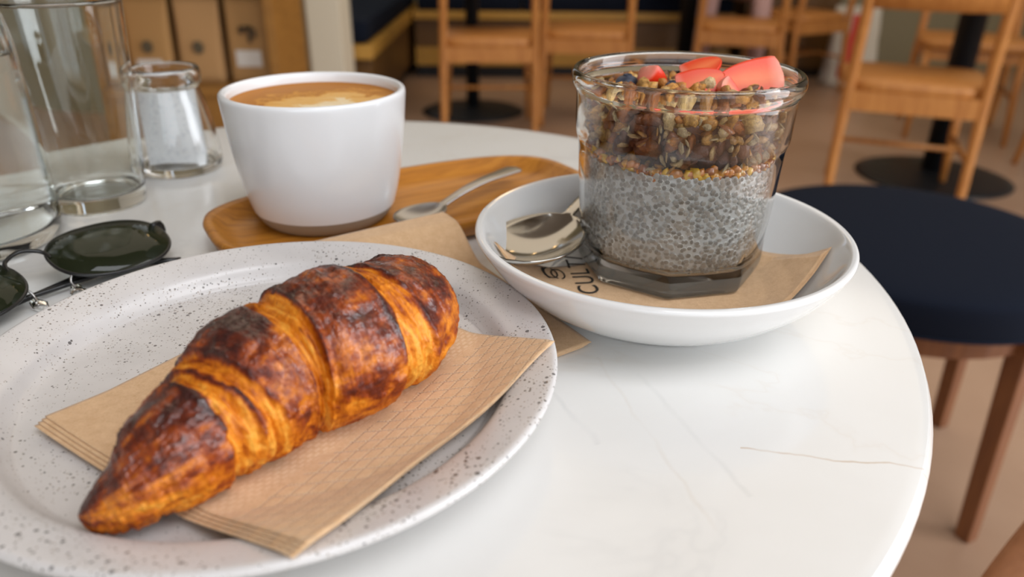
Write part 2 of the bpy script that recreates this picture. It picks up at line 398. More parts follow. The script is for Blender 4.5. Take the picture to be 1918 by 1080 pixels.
# ------------------------------------------------------------------ stool
t = thing('stool', 'navy upholstered round stool on brown wooden legs right of the marble table', 'stool', (.66, 1.16, 0))
sx, sy, sr = .650, 1.145, .262
put('seat', mesh('seat', *lathe(sp2([(0, .396), (sr-.02, .396), (sr-.002, .401), (sr, .412), (sr+.001, .438), (sr-.006, .453), (sr-.05, .462), (.1, .467), (0, .468)], 3), 72, sx, sy), M['navy']), t)
for ang in (-64, 24, 114, 204):
    a = R(ang); ca, sa = math.cos(a), math.sin(a); cx_, cy_ = sx+.238*ca, sy+.238*sa; dx_, dy_ = sx+.222*ca, sy+.222*sa; h_ = .016
    V = [(cx_+(q*ca-p*sa)*.8*h_, cy_+(q*sa+p*ca)*.8*h_, 0) for q, p in ((-1, -1), (1, -1), (1, 1), (-1, 1))]+[(dx_+(q*ca-p*sa)*h_, dy_+(q*sa+p*ca)*h_, .397) for q, p in ((-1, -1), (1, -1), (1, 1), (-1, 1))]
    put('leg', soft(mesh('leg', V, [(3, 2, 1, 0), (4, 5, 6, 7), (0, 1, 5, 4), (1, 2, 6, 5), (2, 3, 7, 6), (3, 0, 4, 7)], M['chair_wood_dark'], False), .004), t)
put('apron', mesh('apron', *lathe([(.205, .350), (.225, .350), (.225, .397), (.205, .397), (.205, .350)], 48, sx, sy), M['chair_wood_dark'], False), t)

# ------------------------------------------------------------------ brown cabinet, tote bag, shelf with coffee bags
t = thing('cabinet', 'dark brown cabinet against the back wall left of the tote bag', 'cabinet', (1.7, 5.2, 0))
put('body', bxm('body', (1.46, 2.05, 5.02, 5.39, .05, .95), M['bench_front'], .004), t)
put('plinth', bxm('plinth', (1.48, 2.03, 5.04, 5.39, 0, .05), M['black']), t)
put('door', bxm('door', (1.48, 1.75, 5.0, 5.02, .08, .92), M['bench_front'], .004), t)
put('door', bxm('door', (1.76, 2.03, 5.0, 5.02, .08, .92), M['bench_front'], .004), t)

t = thing('tote_bag', 'white cloth tote bag with red print standing on the floor', 'bag', (2.07, 4.78, 0))
def bagmesh(cx, cy, w0, d, h, n=20, m=12):
    V = []
    for j in range(m+1):
        v = j/m; ww = w0*(1-.16*v)*.5; dd = d*.5*(1-.55*v)
        for i in range(n):
            a = 2*math.pi*i/n; e = .45; ca, sa = math.cos(a), math.sin(a)
            wob = 1+.05*math.sin(3*a+5*v)+.03*math.sin(7*a-9*v)
            V.append((cx+ww*wob*abs(ca)**e*math.copysign(1, ca), cy+dd*wob*abs(sa)**e*math.copysign(1, sa), .005+h*v))
    Fc = [(j*n+i, j*n+(i+1) % n, (j+1)*n+(i+1) % n, (j+1)*n+i) for j in range(m) for i in range(n)]
    Fc.append(tuple(reversed(range(n)))); return V, Fc
put('body', mesh('body', *bagmesh(2.07, 4.78, .31, .14, .46), plain('white_canvas', (.72, .68, .58), .9)), t)
V, Fc = [], []
for j in range(9):
    v = j/8; xx = 2.015+.045*v; z = .06+.36*v; yy = 4.78-.07*(1-.55*v)-.012
    V += [(xx-.035-.01*math.sin(v*6), yy, z), (xx+.045+.012*math.sin(v*5+1), yy, z)]
for j in range(8): Fc.append((2*j, 2*j+1, 2*j+3, 2*j+2))
put('print', mesh('print', V, Fc, plain('red_print', (.70, .06, .05), .8)), t, 'red print')
for s in (-1, 1):
    put('handle', mesh('handle', *tube(smoothp([(2.01, 4.78+s*.03, .45), (2.02, 4.78+s*.035, .58), (2.07, 4.78+s*.04, .64), (2.12, 4.78+s*.035, .58), (2.13, 4.78+s*.03, .45)], 4), .008, 8, .4), M['cream']), t)

t = thing('shelf_unit', 'brown wooden shelf unit behind the small glass jar, holding coffee bags', 'shelf', (-.95, 2.4, 0))
SW = wood('shelf_wood', (.26, .115, .022), (.36, .17, .035), (2, 2, 14))
put('side_panel', bxm('side_panel', (-1.205, -1.187, 2.28, 2.60, 0, .98), SW, .002), t)
put('side_panel', bxm('side_panel', (-.725, -.700, 2.28, 2.60, 0, .98), SW, .002), t)
put('back_panel', bxm('back_panel', (-1.187, -.725, 2.575, 2.595, .05, .98), wood('shelf_back', (.24, .12, .025), (.30, .15, .03), (2, 2, 10)), 0), t)
put('shelf_board', bxm('shelf_board', (-1.187, -.725, 2.27, 2.575, .425, .45), SW, .002), t)
put('shelf_board', bxm('shelf_board', (-1.187, -.725, 2.28, 2.575, .76, .785), SW, .002), t)
put('door', bxm('door', (-1.185, -.958, 2.285, 2.30, .05, .452), SW, .002), t)
put('door', bxm('door', (-.954, -.727, 2.285, 2.30, .05, .452), SW, .002), t)
KR = [plain('kraft_paper_a', (.42, .225, .075), .8), plain('kraft_paper_b', (.46, .255, .10), .8), plain('kraft_paper_c', (.44, .24, .085), .8)]
KD = plain('bag_emblem', (.10, .075, .04), .8); KW = plain('bag_sticker', (.70, .66, .60), .7); KS = plain('bag_mark_ink', (.08, .055, .03), .8)  # dark printing inks for the bag marks, pale paper for the stickers
for k, (bx, lab) in enumerate(((-1.112, 'kraft paper coffee bag with round emblem, leftmost on the shelf, white label low'), (-.958, 'middle kraft paper coffee bag with round dark emblem and no white label'), (-.804, 'kraft paper coffee bag with dark mark above white sticker, beside the pillar'))):
    t = thing('coffee_bag', lab, 'coffee bag', (bx, 2.38, .48), 0, 'coffee bags on the shelf')
    V = []; n = 24; m = 10; hw = .068; h = .245
    for j in range(m+1):
        v = j/m; d = .034*(1-v**2*.92); ww = hw*(1-.03*math.sin(v*3))
        for i in range(n):
            a = 2*math.pi*i/n; ca, sa = math.cos(a), math.sin(a); e = .35
            V.append((bx+ww*abs(ca)**e*math.copysign(1, ca), 2.38+d*abs(sa)**e*math.copysign(1, sa), .4805+h*v))
    Fc = [(j*n+i, j*n+(i+1) % n, (j+1)*n+(i+1) % n, (j+1)*n+i) for j in range(m) for i in range(n)]+[tuple(reversed(range(n))), tuple(range(m*n, m*n+n))]
    put('pouch', mesh('pouch', V, Fc, KR[k]), t)
    yf = 2.38-.036
    def disc(cx, cz, rx, rz, mat, name, lab2, y=yf, n=24):
        Vd = [(cx+rx*math.cos(2*math.pi*i/n), y-q*.001, cz+rz*math.sin(2*math.pi*i/n)) for q in (0, 1) for i in range(n)]
        Fd = [tuple(range(n, 2*n))]+[(i, (i+1) % n, n+(i+1) % n, n+i) for i in range(n)]
        put(name, mesh(name, Vd, Fd, mat, False), t, lab2)
    if k < 2: disc(bx+.002, .585, .017, .019, KD, 'emblem', 'round dark emblem')
    if k == 0: put('sticker', bxm('sticker', (bx-.037, bx+.037, yf-.001, yf+.002, .505, .548), KW), t, 'white sticker')
    if k == 2:
        put('emblem', mesh('emblem', *join(box(bx-.022, bx+.018, yf-.001, yf, .636, .648), box(bx+.002, bx+.014, yf-.001, yf, .600, .648), box(bx-.022, bx-.010, yf-.001, yf, .626, .646), box(bx+.018, bx+.028, yf-.001, yf, .615, .640)), KS, False), t, 'dark printed mark')
        put('sticker', bxm('sticker', (bx-.040, bx+.036, yf-.001, yf+.002, .530, .578), KW), t, 'white sticker')

for o_ in [o for o in scn.objects if o.name.startswith('coffee_bag')]: o_.location.z -= .03

# ------------------------------------------------------------------ seated person in pink trousers (far), bare leg (near)
def skin(name, J, E, mat, parent=None, **k):
    me = bpy.data.meshes.new(name); me.from_pydata([j[:3] for j in J], E, []); me.update(); me.materials.append(mat)
    o = put(name, me, parent, **k)
    m = o.modifiers.new('skin', 'SKIN'); m.use_smooth_shade = True
    for v, j in zip(me.skin_vertices[0].data, J): v.radius = (j[3], j[3])
    me.skin_vertices[0].data[0].use_root = True
    s = o.modifiers.new('sub', 'SUBSURF'); s.levels = 2; s.render_levels = 2
    return o
x0, y0 = 1.27, 5.0
pt = thing('person', 'seated person on the back bench in pale pink trousers', 'person', (x0, y0, 0))
J = [(x0, y0, .56, .13), (x0, y0+.02, .80, .12), (x0, y0+.03, 1.0, .14), (x0, y0+.02, 1.12, .06), (x0, y0, 1.24, .095),
     (x0-.10, y0-.06, .56, .09), (x0-.17, y0-.48, .55, .062), (x0-.20, y0-.55, .28, .052), (x0-.21, y0-.52, .07, .04), (x0-.21, y0-.66, .035, .032),
     (x0+.10, y0-.06, .56, .09), (x0+.13, y0-.48, .55, .062), (x0+.11, y0-.56, .28, .052), (x0+.11, y0-.53, .07, .04), (x0+.11, y0-.67, .035, .032),
     (x0-.19, y0+.02, 1.0, .055), (x0-.24, y0-.02, .76, .04), (x0-.18, y0-.22, .66, .032), (x0+.19, y0+.02, 1.0, .055), (x0+.24, y0-.02, .76, .04), (x0+.18, y0-.22, .66, .032)]
E = [(0, 1), (1, 2), (2, 3), (3, 4), (0, 5), (5, 6), (6, 7), (7, 8), (8, 9), (0, 10), (10, 11), (11, 12), (12, 13), (13, 14), (2, 15), (15, 16), (16, 17), (2, 18), (18, 19), (19, 20)]
skin('body', J, E, plain('pink_cotton', (.50, .31, .28), .9), pt, label='pale pink trousers and top')
def mk_skin():
    t = NT('tanned_skin'); P = t.coord('Object')
    return t.bsdf(Base_Color=t.ramp(t.noise(P, 90, 4), [(.3, (.44, .19, .09)), (.7, (.54, .25, .125))]), Roughness=.5, Subsurface_Weight=.1, Subsurface_Radius=(.01, .004, .002))
J = [(.74, .61, .52, .085), (.55, .473, .52, .072), (.40, .367, .51, .060), (.325, .314, .495, .054), (.315, .31, .42, .050), (.33, .32, .28, .054), (.34, .33, .12, .036), (.34, .33, .06, .036), (.24, .27, .035, .030)]
skin('person', J, [(i, i+1) for i in range(8)], mk_skin(), label='bare tanned knee of a seated person at the bottom right corner', cat='person')

# ------------------------------------------------------------------ the marble table
TX, TY, TR_ = -.118, .3567, .3035
t = thing('marble_table', 'round white marble cafe table holding the breakfast', 'table', (TX, TY, 0))
put('tabletop', mesh('tabletop', *lathe(sp2([(0, -.020), (TR_-.030, -.020), (TR_-.012, -.0150), (TR_-.002, -.0085), (TR_, -.0060), (TR_-.0008, -.0035), (TR_-.0030, -.0010), (TR_-.0065, 0), (TR_-.05, 0)], 4)+[(0, 0)], 160, TX, TY, T), M['marble']), t)
put('pole', mesh('pole', *lathe([(0, .02), (.035, .02), (.035, .70), (.11, .715), (.11, T-.022), (0, T-.022)], 32, TX, TY), M['black']), t)
put('base', mesh('base', *lathe(sp2([(0, .0), (.22, .0), (.22, .008), (.2, .014), (.06, .03), (0, .032)], 2), 48, TX, TY), M['black']), t)

# ------------------------------------------------------------------ wooden tray
TU = Vector((.85, .527, 0)).normalized(); TV = Vector((-TU.y, TU.x, 0)); TC = Vector((-.060, .4175, T))
def trayring(hu, hv, z, e=.62, n=96):
    return [TC+TU*(hu*abs(math.cos(a))**e*math.copysign(1, math.cos(a)))+TV*(hv*abs(math.sin(a))**e*math.copysign(1, math.sin(a)))+Vector((0, 0, z)) for a in [2*math.pi*i/n for i in range(n)]]
HU, HV = .1145, .0535
prof = [(-.03, .0), (-.012, .0), (-.004, .004), (0, .0125), (-.0008, .0145), (-.003, .0148), (-.0055, .0135), (-.010, .008), (-.018, .0055), (-.028, .005)]
V = []; 
for d, z in prof: V += trayring(HU+d, HV+d, z)
n = 96; Fc = [(r*n+i, r*n+(i+1) % n, (r+1)*n+(i+1) % n, (r+1)*n+i) for r in range(len(prof)-1) for i in range(n)]
Fc += [tuple(reversed(range(n))), tuple(range((len(prof)-1)*n, len(prof)*n))]
me = mesh('wooden_tray', V, Fc, None)
def mk_tray():
    t = NT('acacia'); P = t.coord('Object', (1, 1, 1), (0, 0, -math.atan2(TU.y, TU.x)))
    m = t.n('ShaderNodeMapping', Vector=P); m.inputs['Scale'].default_value = (6, 130, 60)
    nn = t.noise(m.outputs[0], 2.2, 4, .6, .8)
    return t.bsdf(Base_Color=t.ramp(nn, [(.25, (.26, .088, .009)), (.5, (.44, .165, .016)), (.75, (.56, .24, .032))]), Roughness=.36, Normal=t.bump(nn, .12, .0005))
me.materials.append(mk_tray())
put('wooden_tray', me, label='oblong oiled wooden tray with raised lip under the coffee cup', cat='tray')

# ------------------------------------------------------------------ coffee cup
CX, CY, CZ = -.1080, .4080, T+.0052
t = thing('coffee_cup', 'white handleless stoneware cup of milk coffee on the wooden tray', 'cup', (CX, CY, CZ))
cup = sp2([(.0395, .0085), (.0405, .012), (.0425, .020), (.0452, .035), (.0474, .052), (.0487, .066), (.0490, .0705), (.0485, .0722), (.0472, .0728), (.0457, .0722), (.0448, .0700), (.0440, .060), (.0420, .040), (.0385, .018), (.032, .0085), (.015, .0065), (0, .006)], 4)
put('body', mesh('body', *lathe(cup, 128, CX, CY, CZ), M['cup']), t)
put('foot', mesh('foot', *lathe(sp2([(0, .0015), (.029, .0015), (.031, 0), (.0335, .0003), (.0365, .0035), (.0392, .0085), (.038, .0087)], 4), 128, CX, CY, CZ), M['clay']), t, 'bare brown clay foot')
def mk_coffee():
    t = NT('latte_foam'); P = t.coord('Object')
    d = t.n('ShaderNodeVectorMath', {'operation': 'SUBTRACT'}, i0=P, i1=(CX+.012, CY-.016, 0)).outputs[0]
    dd = t.n('ShaderNodeSeparateXYZ', Vector=d)
    flat = t.n('ShaderNodeCombineXYZ', X=dd.outputs[0], Y=dd.outputs[1])
    ln = t.n('ShaderNodeVectorMath', {'operation': 'LENGTH'}, i0=flat.outputs[0]).outputs['Value']
    nz = t.noise(P, 70, 4, .6, 1.2)
    v = t.math('ADD', t.math('MULTIPLY', ln, 26), t.math('MULTIPLY', t.math('SUBTRACT', nz, .5), 1.3))
    rip = t.math('MULTIPLY', t.math('SINE', t.math('MULTIPLY', v, 16)), .1)
    col = t.ramp(t.math('ADD', v, rip), [(.10, (.86, .74, .52)), (.34, (.78, .54, .24)), (.60, (.74, .42, .12)), (.95, (.66, .31, .05)), (1.0, (.45, .17, .02))])
    return t.bsdf(Base_Color=col, Roughness=.55, Specular_IOR_Level=.25)
put('coffee', mesh('coffee', *lathe([(.0444, .0674), (.0425, .0668), (.03, .0666), (0, .0666)], 96, CX, CY, CZ), mk_coffee()), t, 'golden crema with pale milk pattern')

# ------------------------------------------------------------------ spoons
def spoon(name, label, tip, end, z, wbowl, lbowl, mat, whandle, tilt=0, deep=.006, lift=.012):
    tip = Vector((*tip, 0)); end = Vector((*end, 0)); L = (end-tip).length; u = (end-tip).normalized(); v = Vector((-u.y, u.x, 0))
    NU, NV = 90, 16; top = []
    for i in range(NU+1):
        s = i/NU*L
        if s < lbowl:
            q = s/lbowl; w_ = wbowl*.5*math.sqrt(max(0, 1-(2*q-1)**2))*(1+.10*(1-2*q)*1.0)
            zz = -deep*max(0, 1-(2*q-1)**2)**.8
            neck = max(0, (q-.8)/.2); w_ = max(w_, .0028*neck)
            cen = zz
        else:
            q = (s-lbowl)/(L-lbowl)
            w_ = .0028+(whandle*.5-.0028)*(max(0, q-.15)/.85)**1.3
            if q > .96: w_ *= math.sqrt(max(0.0, 1-((q-.96)/.04)**2))*.999+.001
            cen = lift*math.sin(min(1, q*1.5)*math.pi/2)*(1-.35*q)
        row = []
        for j in range(NV+1):
            b_ = j/NV*2-1
            zz = cen*(1-b_*b_) if s < lbowl else cen-.0006*b_*b_
            row.append(Vector((tip.x, tip.y, 0))+u*s+v*(w_*b_)+Vector((0, 0, z+zz+tilt*s)))
        top.append(row)
    th = .0011
    V = [p for r in top for p in r]+[p-Vector((0, 0, th)) for r in top for p in r]
    K = (NU+1)*(NV+1); W = NV+1; Fc = []
    for i in range(NU):
        for j in range(NV):
            a = i*W+j; Fc.append((a, a+W, a+W+1, a+1)); Fc.append((K+a, K+a+1, K+a+W+1, K+a+W))
    for i in range(NU):
        a = i*W; Fc.append((a, K+a, K+a+W, a+W)); a = i*W+NV; Fc.append((a, a+W, K+a+W, K+a))
    for j in range(NV):
        Fc.append((j, j+1, K+j+1, K+j)); a = NU*W+j; Fc.append((a, K+a, K+a+1, a+1))
    return put(name, mesh(name, V, Fc, mat), label=label, cat='spoon')
spoon('teaspoon', 'brushed steel teaspoon lying on the wooden tray behind the napkin', (-.062, .381), (.002, .470), T+.0125, .024, .036, M['steel2'], .0125, 0, .005, .006)

# ------------------------------------------------------------------ napkins
def cloth(corners, zf, nu, nv, th, uvsize=(.125, .125), curl=None):
    """corners TL,TR,BR,BL world xy; zf(x,y,u,v)->z; u along TL->TR, v from TL->BL"""
    TL, TR, BR, BL = [np.array(c, float) for c in corners]
    u, v = np.meshgrid(np.linspace(0, 1, nu), np.linspace(0, 1, nv))
    P = ((1-u)*(1-v))[..., None]*TL+(u*(1-v))[..., None]*TR+(u*v)[..., None]*BR+((1-u)*v)[..., None]*BL
    if curl is not None: P = P+curl(u, v)
    z = zf(P[..., 0], P[..., 1], u, v)
    top = np.dstack([P, z]).reshape(-1, 3); bot = top-np.array([0, 0, th])
    V = np.concatenate([top, bot]); K = nu*nv; Fc = []
    for i in range(nv-1):
        for j in range(nu-1):
            a = i*nu+j; Fc.append((a, a+nu, a+nu+1, a+1)); Fc.append((K+a, K+a+1, K+a+nu+1, K+a+nu))
    for j in range(nu-1):
        Fc.append((j, j+1, K+j+1, K+j)); a = (nv-1)*nu+j; Fc.append((a, K+a, K+a+1, a+1))
    for i in range(nv-1):
        a = i*nu; Fc.append((a, K+a, K+a+nu, a+nu)); a = i*nu+nu-1; Fc.append((a, a+nu, K+a+nu, K+a))
    return V, Fc, np.concatenate([np.stack([u*uvsize[0], v*uvsize[1]], -1).reshape(-1, 2)]*2)
def clothmesh(name, data, mat):
    V, Fc, UV = data; me = mesh(name, V, Fc, mat); lay = me.uv_layers.new(name='UVMap')
    li = np.zeros(len(me.loops), int); me.loops.foreach_get('vertex_index', li)
    lay.data.foreach_set('uv', UV[li].astype(np.float32).ravel()); return me
# plate geometry functions
PX, PY, PR, PZ = -.0868, .2300, .1032, T+.0028
pprof = [(0, .0012), (.062, .0012), (.066, 0), (.070, .0012), (.080, .0028), (.092, .0075), (.0990, .0130), (.1022, .0145), (.1032, .0158), (.1032, .0170), (.1022, .0178), (.1000, .0176), (.0930, .0158), (.0885, .0142), (.0865, .0126), (.0848, .0100), (.0825, .0075), (.078, .0065), (.05, .0060), (0, .0060)]
put('speckled_plate', mesh('speckled_plate', *lathe(sp2(pprof, 4), 160, PX, PY, PZ), M['plate']), label='round grey speckled stoneware plate carrying the croissant', cat='plate')
def platez(x, y):
    r = np.hypot(x-PX, y-PY)
    return PZ+np.interp(r, [0, .078, .0825, .0848, .0865, .0885, .093, .100, .1022, .104, .12], [.0060, .0065, .0075, .0100, .0126, .0142, .0158, .0176, .0181, .0181, .0176])
# napkin under plate and saucer
t = thing('paper_napkin', 'brown paper napkin lying under the plate with its corner on the tray', 'napkin', (-.06, .33, T))
def z2(x, y, u, v, k):
    rel = np.stack([x-TC.x, y-TC.y]); a = rel[0]*TU.x+rel[1]*TU.y; b = rel[0]*TV.x+rel[1]*TV.y
    d = np.minimum((HU-np.abs(a)), (HV-np.abs(b)))     # >0 inside tray outline
    d = np.clip((d+.03)/.03, 0, 1); d = d*d*(3-2*d)
    pl = np.clip((np.hypot(x-PX, y-PY)-.070)/.03, 0, 1)
    lim = np.clip(((y-.30)/.04), 0, 1)
    return T+.0007+k*.00055+d*.0155*lim*pl
for k in range(3):
    o = np.array([.0008*k, -.0010*k])
    put('ply', clothmesh('ply', cloth([np.array([-.0370, .3820])-o*.6, np.array([.0303, .2690])-o*np.array([-2, 1]), np.array([-.0775, .193]), np.array([-.145, .306])], lambda x, y, u, v: z2(x, y, u, v, k), 70, 70, .00025), M['napkin_plain']), t)
# napkin on the plate (B->R is the outer border edge)
t = thing('paper_napkin', 'brown embossed paper napkin under the croissant, overhanging the speckled plate', 'napkin', (-.07, .22, PZ))
Lc, Rc, Bc, Tc = np.array([-.1515, .1990]), np.array([.0165, .2322]), np.array([-.0490, .1345]), np.array([-.0860, .3050])
def z1(x, y, u, v, k, K=4):
    base = platez(x, y)
    # lift: the sheet bridges from floor to rim instead of hugging the step
    r = np.hypot(x-PX, y-PY); br = np.interp(r, [0, .055, .075, .09, .1, .106, .13], [.0060, .0065, .0090, .0150, .0184, .0190, .0176])+PZ
    z = np.maximum(base, br)+.0008+k*.00060
    z = z+.0022*np.exp(-((v-.42)/.10)**2)*np.clip(u*1.2, 0, 1)*(r < .09)*np.clip((.09-r)/.03, 0, 1)
    z = z+.0010*np.sin(u*9+v*3)*np.clip(1-v*3, 0, 1)*.6
    return z
for k in range(4):
    kk = 3-k
    def curl(u, v, kk=kk):
        e = np.zeros(u.shape+(2,)); n1 = np.array([.83, -.56]); n2 = np.array([-.5, -.86])
        e += (np.clip(1-v*6, 0, 1)*(.0012*np.sin(u*11)-.0010*kk*.4))[..., None]*n1
        e += (np.clip(1-u*6, 0, 1)*(.0016*kk))[..., None]*n2*.8
        e += (np.clip(1-v*2, 0, 1)*(.004*np.sin(u*math.pi*1.0)))[..., None]*n1*-1
        return e
    # u: B->R, v: from the border edge inwards to L/T
    put('ply', clothmesh('ply', cloth([Bc, Rc, Tc, Lc], lambda x, y, u, v, kk=kk: z1(x, y, u, v, 3-kk if False else (3-kk)), 90, 90, .0003), M['napkin']) if k == 9 else clothmesh('ply', cloth([Bc, Rc, Tc, Lc], lambda x, y, u, v, kk=kk: z1(x, y, u, v, 3-kk), 90, 90, .0003, curl=curl), M['napkin']), t)

# ------------------------------------------------------------------ croissant
def croissant():
    # spine: (x,y) world, half width, from near tip to far tip
    S = np.array(CRO, float)
    seg = np.r_[0, np.cumsum(np.hypot(*np.diff(S[:, :2], axis=0).T))]; Lt = seg[-1]; tk = seg/Lt
    NTt, NA = 600, 330
    t = np.linspace(0, 1, NTt); t = t-.10*np.sin(2*math.pi*t)/(2*math.pi)*1.0
    ks = np.hanning(121); ks /= ks.sum()
    def smo(c):
        e = 60; v = np.interp(t, tk, c); a0 = v[0]-(v[1:e+1][::-1]-v[0]); a1 = v[-1]+(v[-1]-v[-e-1:-1][::-1])
        return np.convolve(np.r_[a0, v, a1], ks, 'valid')
    px = smo(S[:, 0]); py = smo(S[:, 1])
    zcs = np.interp(t, tk, S[:, 3]); kz = np.hanning(61); kz /= kz.sum(); zcs = np.convolve(np.pad(zcs, 30, mode='edge'), kz, 'valid')
    w = np.interp(t, tk, S[:, 2])
    ker = np.hanning(41); ker /= ker.sum(); w2 = np.convolve(np.pad(w, 20, mode='edge'), ker, 'valid'); w = w2
    endf = np.clip(np.minimum(t/.040, (1-t)/.030), 0, 1); w = w*np.sqrt(1-(1-endf)**2)
    tx = np.gradient(px, t); ty = np.gradient(py, t); L = np.hypot(tx, ty); tx /= L; ty /= L
    a = np.linspace(-math.pi, math.pi, NA, endpoint=False)[None, :]; tt = t[:, None]
    AA = a+0*tt; TT = tt+0*a
    # ring wobble (u = layer coordinate); a: 0 = top, + = left/far side, - = right/near side
    u = TT+.006*(fbm(AA*.9+5, TT*5, 3)-.5)*2
    # segment bumps: (start,end,height)
    segs = [((-.2, -.2), (.212, .222), .0030), ((.240, .245), (.260, .265), .0012), ((.279, .283), (.414, .400), .0038), ((.440, .446), (.612, .602), .0036), ((.658, .645), (.893, .903), .0028), ((.915, .925), (1.2, 1.2), .0022)]
    bump = np.zeros_like(u); prof_seg = np.zeros_like(u); lip = np.zeros_like(u)
    def ss(x): x = np.clip(x, 0, 1); return x*x*(3-2*x)
    sA = np.sin(AA)*.5+.5
    for (l0, r0_), (l1, r1_), h in segs:
        s0 = r0_+(l0-r0_)*sA; s1 = r1_+(l1-r1_)*sA
        wb = .010*(fbm(AA*2.2+l0*40, TT*0+l0*7, 9)-.5)*2+.003*np.sin(AA*2+l0*20)
        e0 = ss((u-s0-wb)/.011); e1 = ss((s1+wb-u)/.011)
        m = e0*e1; h = h*.72; prof_seg = np.maximum(prof_seg, m*(1 if h > .0012 else .6))
        q = np.clip((u-s0)/(s1-s0), 0, 1)
        bump += m*h*(.60+.40*np.sin(q*math.pi))
        for ed, sg in ((s0, 1), (s1, -1)):
            lip += np.exp(-((u-ed-wb*sg-sg*.006)/.005)**2)*m
    # lamination ridges in the light bands and faint ones elsewhere
    lam = fbm(u*95+.8*AA, AA*1.3, 21, 3)
    lam2 = fbm(u*230+1.5*AA, AA*1.7, 31, 2)
    side = np.clip(np.abs(AA)/math.pi, 0, 1)
    band = 1-prof_seg
    tipf = ss((.17-TT)/.10)+ss((TT-.95)/.03)
    blist = fbm(TT*42, AA*7, 51, 4)
    fine = fbm(TT*160, AA*26, 61, 3)
    disp = bump+lip*.0006+(lam-.5)*(.0030*band+.0007+.0012*tipf)+(lam2-.5)*(.0012*band+.0002+.0005*tipf)+(blist-.5)*.0016*(prof_seg*.9+.1)+(fine-.5)*.00035
    disp += .0022*(fbm(TT*7, AA*1.2, 77, 2)-.5)+.0016*(fbm(TT*34, AA*1.1, 78, 2)-.5)
    r0 = w[:, None]
    rr = r0+disp*np.clip(r0/.012, .15, 1)-.0030*np.clip(r0/.012, .2, 1)
    ca, sa = np.cos(AA), np.sin(AA)
    hx = rr*np.sign(sa)*np.abs(sa)**.94; hz = rr*.90*ca
    zc = zcs
    z = zc[:, None]+hz
    z = np.where(z < .0015, .0015-(.0015-z)*.10, z); 
    z = np.maximum(z, .0)
    nx, ny = -ty, tx
    X = px[:, None]+nx[:, None]*hx; Y = py[:, None]+ny[:, None]*hx
    # keep the underside on the sheet
    Z = z+CRZ+.0*X
    V = np.dstack([X, Y, Z]).reshape(-1, 3)
    idx = np.arange(NTt*NA).reshape(NTt, NA); nxt = np.roll(idx, -1, 1)
    Fq = np.stack([idx[:-1], idx[1:], nxt[1:], nxt[:-1]], -1).reshape(-1, 4)
    me = bpy.data.meshes.new('croissant'); me.vertices.add(len(V)); me.vertices.foreach_set('co', V.astype(np.float32).ravel())
    nf = len(Fq); me.loops.add(nf*4); me.loops.foreach_set('vertex_index', Fq.astype(np.int32).ravel())
    me.polygons.add(nf); me.polygons.foreach_set('loop_start', np.arange(0, nf*4, 4, dtype=np.int32))
    me.update(calc_edges=True); me.validate()
    me.polygons.foreach_set('use_smooth', [True]*nf)
    # bake: how brown the crust is (0 pale gold .. 1 nearly black)
    topness = np.clip((ca+.25)/1.25, 0, 1)
    big = fbm(TT*11+3, AA*2.0, 91, 5, .6)
    patch = fbm(TT*26, AA*5, 95, 5, .62)
    strk = fbm(TT*120+AA*1.2, AA*2.5, 97, 4, .6)
    bake = .30+.30*prof_seg*(.35+.65*topness)+.55*(big-.5)*prof_seg+.70*(patch-.5)*(prof_seg*.8+.25)+.30*(strk-.5)*(1-prof_seg*.55)
    bake += lip*.26*np.clip(topness*1.3, 0, 1)-.10*band-.08*(1-topness)+.55*(strk-.5)*band+.04*band
    bake += .34*ss((TT-.905)/.025)+.10*ss((.05-TT)/.04)
    # glossy egg-washed crown
    bake = np.clip(bake*1.12+.035, 0, 1)
    at = me.attributes.new('bake', 'FLOAT', 'POINT'); at.data.foreach_set('value', bake.astype(np.float32).ravel())
    at = me.attributes.new('crown', 'FLOAT', 'POINT'); at.data.foreach_set('value', (topness*prof_seg).astype(np.float32).ravel())
    uvv = np.dstack([TT*.146, AA*.026]).reshape(-1, 2)
    at = me.attributes.new('lay', 'FLOAT_VECTOR', 'POINT'); at.data.foreach_set('vector', np.c_[uvv, np.zeros(len(uvv))].astype(np.float32).ravel())
    t_ = NT('baked_pastry')
    bk = t_.n('ShaderNodeAttribute', {'attribute_name': 'bake'}).outputs['Fac']
    cr = t_.n('ShaderNodeAttribute', {'attribute_name': 'crown'}).outputs['Fac']
    ly = t_.n('ShaderNodeAttribute', {'attribute_name': 'lay'}).outputs['Vector']
    P = t_.coord('Object')
    m_ = t_.n('ShaderNodeMapping', Vector=ly); m_.inputs['Scale'].default_value = (1, .16, 1)
    st = t_.noise(m_.outputs[0], 900, 4, .65, .3)
    bl = t_.noise(P, 260, 5, .65, .4)
    f = t_.math('ADD', bk, t_.math('ADD', t_.math('MULTIPLY', t_.math('SUBTRACT', st, .5), .22), t_.math('MULTIPLY', t_.math('SUBTRACT', bl, .5), .55)))
    col = t_.ramp(f, [(.08, (.80, .36, .045)), (.24, (.70, .22, .010)), (.40, (.50, .125, .003)), (.55, (.27, .042, .002)), (.70, (.115, .014, .002)), (.9, (.04, .006, .004))])
    hb = t_.math('ADD', t_.math('MULTIPLY', st, .6), t_.math('ADD', t_.math('MULTIPLY', t_.noise(P, 520, 4, .6), .8), t_.math('MULTIPLY', bl, .8)))
    rg = t_.n('ShaderNodeMapRange', Value=t_.noise(P, 150, 4, .6), From_Min=.35, From_Max=.65, To_Min=.16, To_Max=.42)
    coat = t_.math('MULTIPLY', t_.ramp(t_.noise(P, 110, 4, .6), [(.38, .25), (.6, 1)]), t_.math('ADD', t_.math('MULTIPLY', cr, .75), .2))
    bp = t_.bump(hb, .7, .0016)
